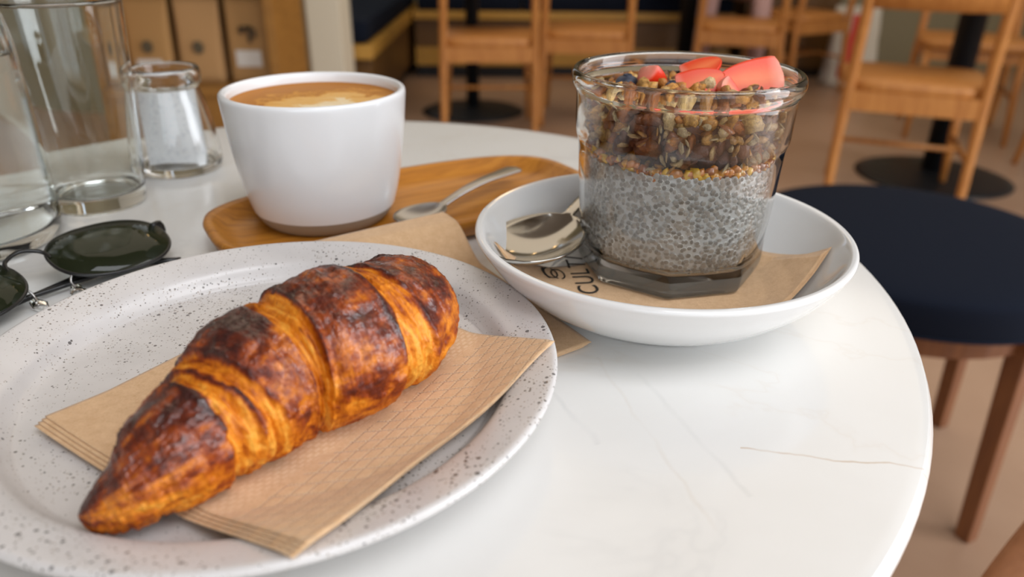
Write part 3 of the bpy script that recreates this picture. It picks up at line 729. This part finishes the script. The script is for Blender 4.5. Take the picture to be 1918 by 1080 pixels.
    me.materials.append(t_.bsdf(Base_Color=col, Roughness=t_.math('ADD', rg, .25), Specular_IOR_Level=.18, Coat_Weight=coat, Coat_Roughness=.11, Coat_IOR=1.85, Normal=bp, Coat_Normal=t_.bump(t_.math('ADD', t_.noise(P, 210, 4, .65, .5), t_.math('MULTIPLY', st, .25)), .55, .0016)))
    put('croissant', me, label='large glossy golden brown croissant on the embossed napkin', cat='croissant')
#CRO (x, y, halfwidth)
CRO = [(-.1158, .1526, .0040, .0040), (-.1081, .1535, .0091, .0076), (-.1012, .1580, .0146, .0123), (-.0946, .1653, .0185, .0155), (-.0883, .1727, .0200, .0168), (-.0838, .1822, .0229, .0193), (-.0780, .1937, .0248, .0209), (-.0693, .2038, .0270, .0227), (-.0555, .2128, .0280, .0232), (-.0452, .2262, .0272, .0218), (-.0410, .2420, .0232, .0212), (-.0445, .2570, .0170, .0205), (-.0500, .2690, .0122, .0200), (-.0535, .2775, .0080, .0200)]
CRZ = PZ+.0085
croissant()

# ------------------------------------------------------------------ saucer, its napkin, spoon
SX, SY, SZ, SR = .0668, .3165, T, .0836
sprof = [(0, .002), (.040, .002), (.043, 0), (.046, .0006), (.050, .0035), (.062, .0100), (.074, .0205), (.0805, .0290), (.0832, .0335), (.0838, .0350), (.0832, .0362), (.0818, .0365), (.0800, .0355), (.0760, .0290), (.0690, .0195), (.0600, .0110), (.0520, .0072), (.043, .0062), (0, .0060)]
put('saucer_bowl', mesh('saucer_bowl', *lathe(sp2(sprof, 5), 160, SX, SY, SZ), M['porcelain']), label='shallow glossy white porcelain dish under the glass jar', cat='dish')
def sauz(x, y):
    r = np.hypot(x-SX, y-SY); return SZ+np.interp(r, [0, .043, .052, .06, .069, .076, .080, .0818], [.006, .0062, .0072, .0110, .0195, .0290, .0355, .0365])
t = thing('paper_napkin', 'printed brown paper napkin folded inside the white dish under the jar', 'napkin', (SX, SY, SZ+.006))
def z3(x, y, u, v, k):
    r = np.hypot(x-SX, y-SY)
    br = np.interp(r, [0, .040, .050, .06, .069, .076, .080, .0818], [.0063, .0066, .0088, .0140, .0218, .0300, .0362, .0370])+SZ
    return br+.0003+k*.00028+.0016*np.clip(u*3-2.0, 0, 1)*np.sin(v*9)*(k > 1)
for k in range(4):
    ox = .0012*k
    put('ply', clothmesh('ply', cloth([(-.0084+ox*.3, .3128), (.1000, .376), (.1425-ox, .3080-ox*.4), (.0700-ox*.2, .238+ox*.3)], lambda x, y, u, v, k=k: z3(x, y, u, v, k), 70, 60, .0003), M['napkin_plain']), t)
def textmesh(name, s, size, loc, rz, parent, zf, label=None):
    cu = bpy.data.curves.new(name, 'FONT'); cu.body = s; cu.size = size; cu.align_x = 'LEFT'; cu.space_character = 1.08
    o = bpy.data.objects.new(name+'_tmp', cu); COL.objects.link(o)
    dg = bpy.context.evaluated_depsgraph_get(); me = bpy.data.meshes.new_from_object(o.evaluated_get(dg)); bpy.data.objects.remove(o)
    ca, sa = math.cos(rz), math.sin(rz)
    for v in me.vertices:
        x, y = v.co.x, v.co.y; X, Y = loc[0]+x*ca-y*sa, loc[1]+x*sa+y*ca
        v.co = (X, Y, float(zf(X, Y)))
    me.materials.clear(); me.materials.append(M['ink'])
    put(name, me, parent, label)
zt = lambda x, y: z3(np.array(x), np.array(y), np.array(.3), 0, 3)+.00035
TA = (.0405, .3040); TRZ = R(98)
textmesh('lettering', 'CULTI', .0138, TA, TRZ, t, zt, 'black printed lettering')
# swirl logo: two interlocked loops
V, Fc = [], []
lx, ly = .0200, .3215
for (ox, oy, rx, ry, a0, a1) in ((0, .0018, .0046, .0032, 20, 350), (0, -.0018, .0046, .0032, 200, 530), (0, 0, .0062, .0058, 60, 150)):
    pts = []
    for i in range(25):
        a = R(a0+(a1-a0)*i/24); x, y = ox+rx*math.cos(a), oy+ry*math.sin(a)
        for dd in (-.00040, .00040):
            xx, yy = ox+(rx+dd)*math.cos(a), oy+(ry+dd)*math.sin(a)
            ca, sa = math.cos(TRZ), math.sin(TRZ); X, Y = lx+xx*ca-yy*sa, ly+xx*sa+yy*ca
            pts.append((X, Y, float(zt(X, Y))))
    b0 = len(V); V += pts; Fc += [(b0+2*i, b0+2*i+1, b0+2*i+3, b0+2*i+2) for i in range(24)]
put('logo', mesh('logo', V, Fc, M['ink'], False), t, 'black looped emblem')
spoon('dessert_spoon', 'shiny steel spoon resting in the white dish left of the jar', (-.0030, .3010), (.0795, .4439), T+.0262, .044, .060, M['steel'], .016, .03, .009, .008)

# ------------------------------------------------------------------ glass jar of chia pudding
JX, JY, JZ = .0768, .3405, T+.0078
t = thing('glass_jar', 'faceted clear glass jar of layered chia pudding in the white dish', 'jar', (JX, JY, JZ))
def octo(a, r, z):
    k = max(0, min(1, (.026-z)/.018)) if r > .030 else 0
    al = (a+R(10)) % (math.pi/4)-math.pi/8
    ro_ = r*math.cos(math.pi/8)/math.cos(al)*1.035
    return r*(1-k)+ro_*k
jo = [(0, .0012), (.032, .0012), (.038, 0), (.0415, .0006), (.0428, .0030), (.0434, .0090), (.0440, .020), (.0452, .036), (.0462, .052), (.0467, .0605), (.0475, .0640), (.0481, .0668), (.0484, .075), (.0487, .0835), (.0492, .0850), (.0502, .0865), (.0509, .0885), (.0511, .0905), (.0508, .0925), (.0496, .0938), (.0482, .0930), (.0474, .0905), (.0468, .0860), (.0464, .0760), (.0458, .0665), (.0446, .0610), (.0440, .055), (.0430, .036), (.0420, .0200), (.0405, .0130), (.0350, .0098), (.020, .0090), (0, .0090)]
V, Fc = lathe(sp2(jo, 4), 160, JX, JY, JZ, octo)
mi = [1 if max(V[i][2] for i in f)-JZ < .0105 and max(math.hypot(V[i][0]-JX, V[i][1]-JY) for i in f) > .0385 else 0 for f in Fc]
put('body', mesh('body', V, Fc, [M['glass'], M['glass_base']], True, mi), t)
# chia pudding
def mk_attrcol(name, rough=.5, **k):
    t_ = NT(name); a = t_.n('ShaderNodeVertexColor', {'layer_name': 'Col'}); return t_.bsdf(Base_Color=a.outputs[0], Roughness=rough, **k)
def setcol(me, C):
    a = me.color_attributes.new('Col', 'FLOAT_COLOR', 'POINT'); a.data.foreach_set('color', np.c_[np.array(C), np.ones(len(C))].astype(np.float32).ravel())
zr = lambda z: np.interp(z, [.010, .0135, .020, .036, .055, .061, .0665, .076, .086], [.0345, .0400, .0414, .0424, .0434, .0440, .0452, .0458, .0462])
V, Fc = lathe([(0, .0096), (.034, .0100)]+[(float(zr(z))-.0007, z) for z in np.linspace(.0135, .0565, 14)]+[(.03, .0575), (0, .0575)], 96, JX, JY, JZ)
C = [(.58, .57, .55)]*len(V)
rows = 22
for j in range(rows):
    z0_ = .0138+j*(.0562-.0138)/(rows-1); rr = float(zr(z0_)); nn_ = int(2*math.pi*rr/.00235)
    for i in range(nn_):
        if rnd.random() < .05: continue
        a = 2*math.pi*(i+.5*(j % 2)+rnd.uniform(-.42, .42))/nn_; z = z0_+rnd.uniform(-.0009, .0009)
        rr = float(zr(z))-.0006; ca, sa = math.cos(a), math.sin(a); ex = rnd.uniform(.0010, .0016); ez = rnd.uniform(.0010, .0015)
        dk = rnd.random(); sh = .5+.5*math.sin(a*3+z*130)*math.sin(a*5.3-z*90+2)
        seed = (np.array([.27, .24, .205])*(.55+.8*dk)+sh*.05); ring = np.array([.56, .55, .52])*(.6+.55*rnd.random())*(.66+.5*sh)
        b0 = len(V); V.append((JX+(rr+.0006)*ca, JY+(rr+.0006)*sa, JZ+z)); C.append(tuple(seed))
        for q, (k1, dr, cc) in enumerate(((.74, .00046, seed*1.1), (.86, .00040, ring*1.35), (1.05, -.0002, ring*1.1))):
            for m in range(6):
                b_ = 2*math.pi*m/6; du = ex*k1*math.cos(b_); dz = ez*k1*math.sin(b_)
                x = (rr+dr)*ca-du*sa; y = (rr+dr)*sa+du*ca
                V.append((JX+x, JY+y, JZ+z+dz)); C.append(tuple(cc))
        for m in range(6):
            n_ = (m+1) % 6; Fc.append((b0, b0+1+m, b0+1+n_))
            Fc.append((b0+1+m, b0+7+m, b0+7+n_, b0+1+n_)); Fc.append((b0+7+m, b0+13+m, b0+13+n_, b0+7+n_))
me = mesh('chia_pudding', V, Fc, mk_attrcol('chia_gel', .28, Coat_Weight=.3)); setcol(me, C)
put('chia_pudding', me, label='grey speckled chia pudding filling the lower half of the jar', cat='pudding', kind='stuff')
# lumps
ico = bmesh.new(); bmesh.ops.create_icosphere(ico, subdivisions=2, radius=1); IV = np.array([v.co[:] for v in ico.verts]); IF = [tuple(v.index for v in f.verts) for f in ico.faces]; ico.free()
ico = bmesh.new(); bmesh.ops.create_icosphere(ico, subdivisions=1, radius=1); IV1 = np.array([v.co[:] for v in ico.verts]); IF1 = [tuple(v.index for v in f.verts) for f in ico.faces]; ico.free()
def lump(V, Fc, C, cen, size, sq, col, amp=.42, iv=IV, jf=IF):
    q = Matrix.Rotation(rnd.uniform(0, 6.28), 3, 'X') @ Matrix.Rotation(rnd.uniform(0, 6.28), 3, 'Y') @ Matrix.Rotation(rnd.uniform(0, 6.28), 3, 'Z')
    ph = [rnd.uniform(0, 6.28) for _ in range(6)]; P = iv.copy()
    n_ = 1+amp*(np.sin(P[:, 0]*3.1+ph[0])*np.sin(P[:, 1]*2.7+ph[1])+.6*np.sin(P[:, 2]*5.2+ph[2])*np.sin(P[:, 0]*6.1+ph[3]))
    P = P*n_[:, None]*np.array([1, sq[0], sq[1]])*size
    P = P @ np.array(q).T+np.array(cen)
    rr_ = np.hypot(P[:, 0]-JX, P[:, 1]-JY); lim = zr(P[:, 2]-JZ)-.0005; k_ = np.minimum(1, lim/np.maximum(rr_, 1e-6))     # pressed flat against the inside of the glass
    P[:, 0] = JX+(P[:, 0]-JX)*k_; P[:, 1] = JY+(P[:, 1]-JY)*k_
    b0 = len(V); V.extend(map(tuple, P)); Fc.extend(tuple(i+b0 for i in f) for f in jf)
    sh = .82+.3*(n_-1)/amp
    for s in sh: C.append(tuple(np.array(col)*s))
def granola():
    V, Fc, C = [], [], []
    gold = [(.76, .34, .05), (.80, .42, .09), (.64, .24, .03), (.84, .54, .18), (.46, .14, .02), (.84, .62, .30)]
    darkc = [(.13, .040, .016), (.20, .065, .02), (.09, .028, .022), (.26, .085, .022)]
    for i in range(430):
        z = rnd.uniform(.057, .0805); a = rnd.uniform(0, 2*math.pi); rmax = float(zr(z))-.0060
        r = rmax*(1-.30*rnd.random()**2)
        d = vn(np.array(a*2.2), np.array(z*120), 5)+.25*(z < .070)
        low = z < .0605
        col = rnd.choice([(.62, .27, .02), (.50, .18, .012), (.66, .34, .03)]) if low and rnd.random() < .7 else (rnd.choice(darkc) if d > .68 else rnd.choice(gold))
        s = rnd.uniform(.0030, .0064)*(.5 if low else 1)
        lump(V, Fc, C, (JX+r*math.cos(a), JY+r*math.sin(a), JZ+z), s, (rnd.uniform(.5, .95), rnd.uniform(.4, .9)), col, .30, IV if s > .0026 else IV1, IF if s > .0026 else IF1)
    for i in range(330):
        a = rnd.uniform(0, 2*math.pi); r = .041*math.sqrt(rnd.random()); r = min(r, .0405); h = .0805+rnd.uniform(-.002, .003)+.0025*(1-(r/.045)**2)
        col = rnd.choice(gold+[(.2, .08, .03)])
        lump(V, Fc, C, (JX+r*math.cos(a), JY+r*math.sin(a), JZ+h), rnd.uniform(.0026, .0048), (rnd.uniform(.5, .95), rnd.uniform(.4, .9)), col)
    # flat oats
    for i in range(150):
        z = rnd.uniform(.058, .083); a = rnd.uniform(0, 2*math.pi); r = float(zr(z))-.0028
        lump(V, Fc, C, (JX+r*math.cos(a), JY+r*math.sin(a), JZ+z), rnd.uniform(.002, .0036), (.75, .22), rnd.choice([(.74, .50, .22), (.66, .34, .08), (.80, .62, .34)]), .2, IV1, IF1)
    tg = NT('toasted_oats'); ga = tg.n('ShaderNodeVertexColor', {'layer_name': 'Col'}); gn = tg.noise(tg.coord('Object'), 650, 5, .7)
    gc = tg.mix(tg.ramp(gn, [(.38, .75), (.60, 0)]), ga.outputs[0], tg.mix(.72, ga.outputs[0], (.16, .045, .01)))  # crevice shade painted in: low spots of the bump noise are darkened
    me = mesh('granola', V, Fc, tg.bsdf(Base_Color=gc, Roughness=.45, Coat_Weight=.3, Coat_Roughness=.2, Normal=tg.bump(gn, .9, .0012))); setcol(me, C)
    put('granola', me, label='golden and dark granola clusters layered over the chia pudding', cat='granola', kind='stuff')
    # core that closes the layer
    V, Fc = lathe([(0, .0580)]+[(float(zr(z))-.0075, z) for z in np.linspace(.0582, .080, 8)]+[(0, .0815)], 48, JX, JY, JZ, lambda a, r, z: r*(1+.03*math.sin(a*9+z*700)))
    put('berry_compote', mesh('berry_compote', V, Fc, plain('berry_compote', (.13, .042, .02), .3, Coat_Weight=.4)), label='dark berry compote between granola clusters inside the jar', cat='compote', kind='stuff')
granola()
# syrup ring
V, Fc, C = [], [], []
for i in range(230):
    a = 2*math.pi*i/230+rnd.uniform(-.02, .02); z = .0578+rnd.uniform(-.0022, .0026)+.0012*math.sin(a*4); r = float(zr(z))-.0026
    lump(V, Fc, C, (JX+r*math.cos(a), JY+r*math.sin(a), JZ+z), rnd.uniform(.0021, .0034), (.8, .7), rnd.choice([(.86, .36, .008), (.74, .24, .006), (.92, .52, .02), (.36, .09, .006), (.62, .17, .006)]), .25, IV1, IF1)
me = mesh('honey_layer', V, Fc, mk_attrcol('amber_syrup', .18, Coat_Weight=.6)); setcol(me, C)
put('honey_layer', me, label='amber honey soaked oat line on top of the chia pudding', cat='syrup', kind='stuff')
# strawberries: cut pieces with red skin and paler cut face
def mk_straw():
    t_ = NT('strawberry_flesh'); P = t_.coord('Object'); a = t_.n('ShaderNodeVertexColor', {'layer_name': 'Col'})
    nz = t_.noise(P, 300, 4, .6)
    col = t_.mix(t_.math('MULTIPLY', nz, .30), a.outputs[0], (.86, .07, .012))
    return t_.bsdf(Base_Color=col, Roughness=.4, Specular_IOR_Level=.3, Coat_Weight=.15, Coat_Roughness=.12, Subsurface_Weight=.05, Subsurface_Radius=(.006, .002, .001), Normal=t_.bump(t_.noise(P, 500, 3), .15, .0005))
MS = mk_straw()
def strawberry(label, cen, L, Wd, H, rx, ry, rz, cut=True):
    """half strawberry: pointed body, flat cut side facing local +z"""
    V, C = [], []; NU, NV = 22, 24
    for i in range(NU+1):
        u = i/NU; prof_ = min(1, u/.10+.02)**.45*max(0, 1-u**2.3)**.62
        for j in range(NV):
            a = 2*math.pi*j/NV; y = Wd*prof_*math.cos(a); z = math.sin(a)
            z = H*prof_*(z if z < 0 else min(z, .25)*.22)
            V.append(((u-.5)*L, y, z))
            f = max(0, min(1, (math.sin(a)-.02)*6)); inner = max(0, 1-abs(math.cos(a))**1.5*1.1)
            pale = f*(.10+.75*inner**2.2)*(.55+.45*math.sin(u*3.1))
            cc = np.array([.72, .030, .006])*(1-pale)+np.array([.90, .26, .09])*pale
            cc = cc*(1-.55*max(0, 1-u/.22))+np.array([.92, .62, .48])*.55*max(0, 1-u/.22)
            C.append(tuple(cc))
    Fc = [(i*NV+j, (i+1)*NV+j, (i+1)*NV+(j+1) % NV, i*NV+(j+1) % NV) for i in range(NU) for j in range(NV)]
    V += [(-.5*L, 0, 0), (.5*L, 0, 0)]; C += [(.9, .6, .45), (.6, .02, .01)]; k = len(V)
    Fc += [(k-2, j, (j+1) % NV) for j in range(NV)]+[(k-1, NU*NV+(j+1) % NV, NU*NV+j) for j in range(NV)]
    me = mesh('strawberry_piece', V, Fc, MS); setcol(me, C)
    from mathutils import Euler
    me.transform(Matrix.Translation(cen) @ Euler((rx, ry, rz)).to_matrix().to_4x4())
    put('strawberry_piece', me, label=label, cat='strawberry', group='cut strawberries on the granola')
zt_ = JZ+.088
strawberry('large pale red strawberry slice at the right side of the jar', (.1065, .3455, T+.0962), .032, .0105, .009, R(-55), R(4), R(186))
strawberry('orange red strawberry half left of the large slice', (.0840, .3405, T+.0950), .022, .0092, .008, R(50), R(-22), R(8))
strawberry('dark red strawberry piece behind the two large slices', (.0865, .3525, T+.1000), .019, .0085, .009, R(20), R(-24), R(15))
strawberry('small bright red strawberry piece at the left of the jar', (.0648, .3490, T+.0970), .0135, .0062, .0080, R(-20), R(40), R(20))
strawberry('thin strawberry wedge tucked between the two large slices', (.0955, .3330, T+.0940), .012, .0040, .005, R(60), R(40), R(10))
MB = NT('blueberry_skin'); MB = MB.bsdf(Base_Color=MB.ramp(MB.noise(MB.coord('Object'), 180, 4), [(.35, (.012, .014, .028)), (.7, (.07, .085, .13))]), Roughness=.5)
def blueberry(label, cen, r):
    V, Fc = lathe(sp2([(0, -r*.95), (r*.6, -r*.78), (r, 0), (r*.72, r*.66), (r*.36, r*.86), (r*.33, r*.96), (r*.26, r*.93), (r*.2, r*.78), (0, r*.74)], 4), 32, *cen)
    put('blueberry', mesh('blueberry', V, Fc, MB), label=label, cat='blueberry', group='blueberries on the granola')
blueberry('dark blueberry nearest the left wall of the jar', (.0525, .3540, T+.0905), .0062)
blueberry('dark blueberry right of the small red strawberry piece', (.0705, .3400, T+.0920), .0045)

# ------------------------------------------------------------------ glassware on the left
GX, GY = -.2560, .4400
t = thing('glass_tumbler', 'tall clear empty glass tumbler between the bottle and the small jar', 'glass', (GX, GY, T))
gp = [(0, .001), (.022, .001), (.0242, 0), (.0256, .0012), (.0268, .010), (.0292, .035), (.0322, .075), (.0348, .1135), (.0352, .1178), (.0345, .1190), (.0336, .1178), (.0331, .1130), (.0306, .075), (.0277, .035), (.0255, .016), (.0235, .0095), (.012, .0085), (0, .0085)]
put('body', mesh('body', *lathe(sp2(gp, 4), 96, GX, GY, T), M['glass_thick']), t)
BX, BY = -.2895, .3740
t = thing('water_bottle', 'clear glass water bottle cut off by the left picture edge', 'bottle', (BX, BY, T))
bo = [(0, .003), (.026, .002), (.033, 0), (.0385, .0015), (.0410, .007), (.0415, .03), (.0412, .080), (.0405, .105), (.0365, .125), (.027, .142), (.0185, .158), (.0160, .175), (.0158, .220), (.0175, .224), (.0178, .232), (.0165, .235), (.0145, .232), (.0135, .220), (.0135, .175), (.0160, .158), (.0245, .141), (.0340, .123), (.0380, .104), (.0387, .080), (.0390, .030), (.0385, .013), (.034, .0085), (0, .0075)]
put('body', mesh('body', *lathe(sp2(bo, 3), 96, BX, BY, T), M['glass_thick']), t)
put('water', mesh('water', *lathe(sp2([(0, .0079), (.0335, .0090), (.0380, .0135), (.0386, .03), (.0383, .080), (.0379, .0975)], 4)+[(.0378, .098), (0, .098)], 96, BX, BY, T), M['water']), t)
QX, QY = -.2345, .5110
t = thing('small_glass_jar', 'small clear glass pot holding white paper sachets behind the tumbler', 'jar', (QX, QY, T))
qp = [(0, .001), (.022, .001), (.026, 0), (.0292, .0025), (.0300, .008), (.0290, .020), (.0255, .038), (.0222, .049), (.0218, .0515), (.0235, .0530), (.0243, .0555), (.0243, .0605), (.0232, .0628), (.0215, .0628), (.0205, .0600), (.0200, .0520), (.0205, .0485), (.0235, .037), (.0268, .020), (.0275, .0085), (.0255, .0055), (0, .0045)]
put('body', mesh('body', *lathe([(r*.94, z*1.11) for r, z in sp2(qp, 4)], 96, QX, QY, T), M['glass']), t)
def mk_paper():
    t_ = NT('white_paper'); P = t_.coord('Object', (1, 1, 1))
    n_ = t_.ramp(t_.noise(P, 420, 2), [(.56, 0), (.66, .45)])
    return t_.bsdf(Base_Color=t_.mix(n_, (.97, .97, .97), (.62, .64, .68)), Roughness=.8)
MP = mk_paper()
ci, si = math.cos(R(14)), math.sin(R(14))
for k, (o_, lab, tl) in enumerate(((-.0085, 'white printed paper sachet standing at the front of the small glass pot', .05), (-.0030, 'white paper sachet just behind the front sachet in the small glass pot', -.03), (.0035, 'white paper sachet at the back of the small glass pot', .08))):
    V = []; 
    for yy in (0, .0016):
        for j in range(9):
            for i in range(7):
                x = (i/6-.5)*.0365*(1-.05*j/8); z = .0065+j/8*.050
                y = o_+yy*math.sin(math.pi*i/6)*math.sin(math.pi*j/8)-yy*.4+.0010*math.sin(i*.9+j*.3+k)+tl*(z-.03)*.4
                V.append((QX+x*ci-y*si, QY+x*si+y*ci, T+z))
    Fc = []
    for s in (0, 63):
        for j in range(8):
            for i in range(6):
                a = s+j*7+i; q = (a, a+1, a+8, a+7); Fc.append(q if s == 0 else q[::-1])
    put('paper_sachet', mesh('paper_sachet', V, Fc, MP), label=lab, cat='sachet', group='sachets in the small glass pot')

# ------------------------------------------------------------------ sunglasses
t = thing('sunglasses', 'folded sunglasses with dark green lenses and thin black frame beside the plate', 'sunglasses', (-.205, .32, T))
MF = plain('black_wire', (.01, .01, .01), .3); ML = NT('green_lens')
fc = ML.n('ShaderNodeLayerWeight', Blend=.5).outputs['Facing']; fr = ML.math('ADD', ML.math('MULTIPLY', ML.math('POWER', fc, 4.0), .45), .03); tr = ML.n('ShaderNodeBsdfTransparent', Color=(.075, .095, .05, 1)); gl = ML.n('ShaderNodeBsdfGlossy', Roughness=.03)
df = ML.n('ShaderNodeBsdfDiffuse', Color=(.035, .045, .02, 1)); mx0 = ML.n('ShaderNodeMixShader', i0=.35, i1=tr.outputs[0], i2=df.outputs[0])
mx = ML.n('ShaderNodeMixShader', i0=fr.outputs[0] if hasattr(fr, 'outputs') else fr, i1=mx0.outputs[0], i2=gl.outputs[0]); ML.t.links.new(mx.outputs[0], ML.out.inputs[0]); ML = ML.m
SGC = Vector((-.2205, .3140, T+.0125)); ax = Vector((.57, .82, 0)).normalized()
side_ = Vector((ax.y, -ax.x, 0))                       # towards the plate = lower side of the lenses
tilt = R(13); dn = side_*math.cos(tilt)+Vector((0, 0, -1))*math.sin(tilt); nrm = ax.cross(dn)
if nrm.z < 0: nrm = -nrm
def L2(x, y, k=0): return SGC+ax*x+dn*y+nrm*k
def lens_outline(s, n=48):
    out = []
    for i in range(n):
        a = 2*math.pi*i/n; ca, sa = math.cos(a), math.sin(a)
        x = .0275*abs(ca)**.86*math.copysign(1, ca); y = .0225*abs(sa)**.88*math.copysign(1, sa)
        x *= 1-.10*(y/.0225)*(1 if ca*s > 0 else -.4)
        out.append((s*.0350+x, y+.002*ca*s))
    return out
for s in (-1, 1):
    O = lens_outline(s); n = len(O); cx0 = s*.035
    V = [L2(cx0, 0, .0022)]+[L2(cx0+(x-cx0)*.55, y*.55, .0016) for x, y in O]+[L2(x, y, 0) for x, y in O]
    V += [v-nrm*.0018 for v in V]; K = 2*n+1
    Fc = []
    for i in range(n):
        j = (i+1) % n
        Fc += [(0, 1+i, 1+j), (1+i, 1+n+i, 1+n+j, 1+j), (K, K+1+j, K+1+i), (K+1+i, K+1+j, K+1+n+j, K+1+n+i), (1+n+i, K+1+n+i, K+1+n+j, 1+n+j)]
    put('lens', mesh('lens', V, Fc, ML), t)
    P = [L2(x, y, -.0008) for x, y in O]; P = P+[P[0], P[1]]
    put('rim', mesh('rim', *tube(P, .0009, 8), MF), t)
    pad = []
    put('nose_pad', mesh('nose_pad', *tube([L2(s*.0095, .0135, -.006), L2(s*.0085, .0175, -.0068), L2(s*.0085, .0215, -.007)], [.0022, .0038, .0020], 12, .5), M['glass']), t)
    put('pad_arm', mesh('pad_arm', *tube(smoothp([L2(s*.0105, .010, -.0008), L2(s*.0085, .012, -.004), L2(s*.0090, .0165, -.006)], 3), .0006, 6), M['steel2']), t)
    put('hinge', mesh('hinge', *tube(smoothp([L2(s*.0610, -.006, -.0006), L2(s*.0660, -.007, -.001), L2(s*.0675, -.006, -.006)], 3), [.0016]*6+[.0014], 8), MF), t)
    put('temple', mesh('temple', *tube(smoothp([L2(s*.0675, -.005, -.006), L2(s*.03, .004-.003*s, -.0078-.001*s), L2(-s*.035, .010, -.0085-.001*s), L2(-s*.060, .020, -.0090-.001*s)], 4), [.0013]*6+[.0013]*4+[.0018]*3, 8), MF), t)
put('bridge', mesh('bridge', *tube(smoothp([L2(-.0095, -.006, -.0008), L2(-.008, -.012, .0005), L2(0, -.0155, .0015), L2(.008, -.012, .0005), L2(.0095, -.006, -.0008)], 5), .0010, 8), MF), t)

# ------------------------------------------------------------------ pendant lamps added out of frame to give warm glints in the spoon
bulb = NT('warm_bulb'); em = bulb.n('ShaderNodeEmission', Color=(1, .62, .25, 1), Strength=40); bulb.t.links.new(em.outputs[0], bulb.out.inputs[0]); bulb = bulb.m
for k, (x, y, lab) in enumerate(((-.6, 3.9, 'left added pendant lamp, out of view, for glints'), (.2, 4.1, 'middle added pendant lamp, out of view, for glints'), (1.1, 3.9, 'right added pendant lamp, out of view, for glints'))):
    t = thing('glint_pendant', lab, 'lamp', (x, y, 2.45), 0, 'added glint pendants')
    put('cord', mesh('cord', *tube([(x, y, 2.55), (x, y, 3.0)], .003, 8), M['black']), t)
    put('shade', mesh('shade', *lathe(sp2([(.015, .12), (.03, .115), (.10, .03), (.12, 0), (.118, 0), (.098, .03), (.028, .11), (.015, .112)], 3), 32, x, y, 2.45), M['black']), t)
    put('bulb', mesh('bulb', *lathe(sp2([(0, -.005), (.02, .002), (.028, .02), (.02, .045), (.012, .07), (0, .08)], 3), 24, x, y, 2.45), bulb), t)
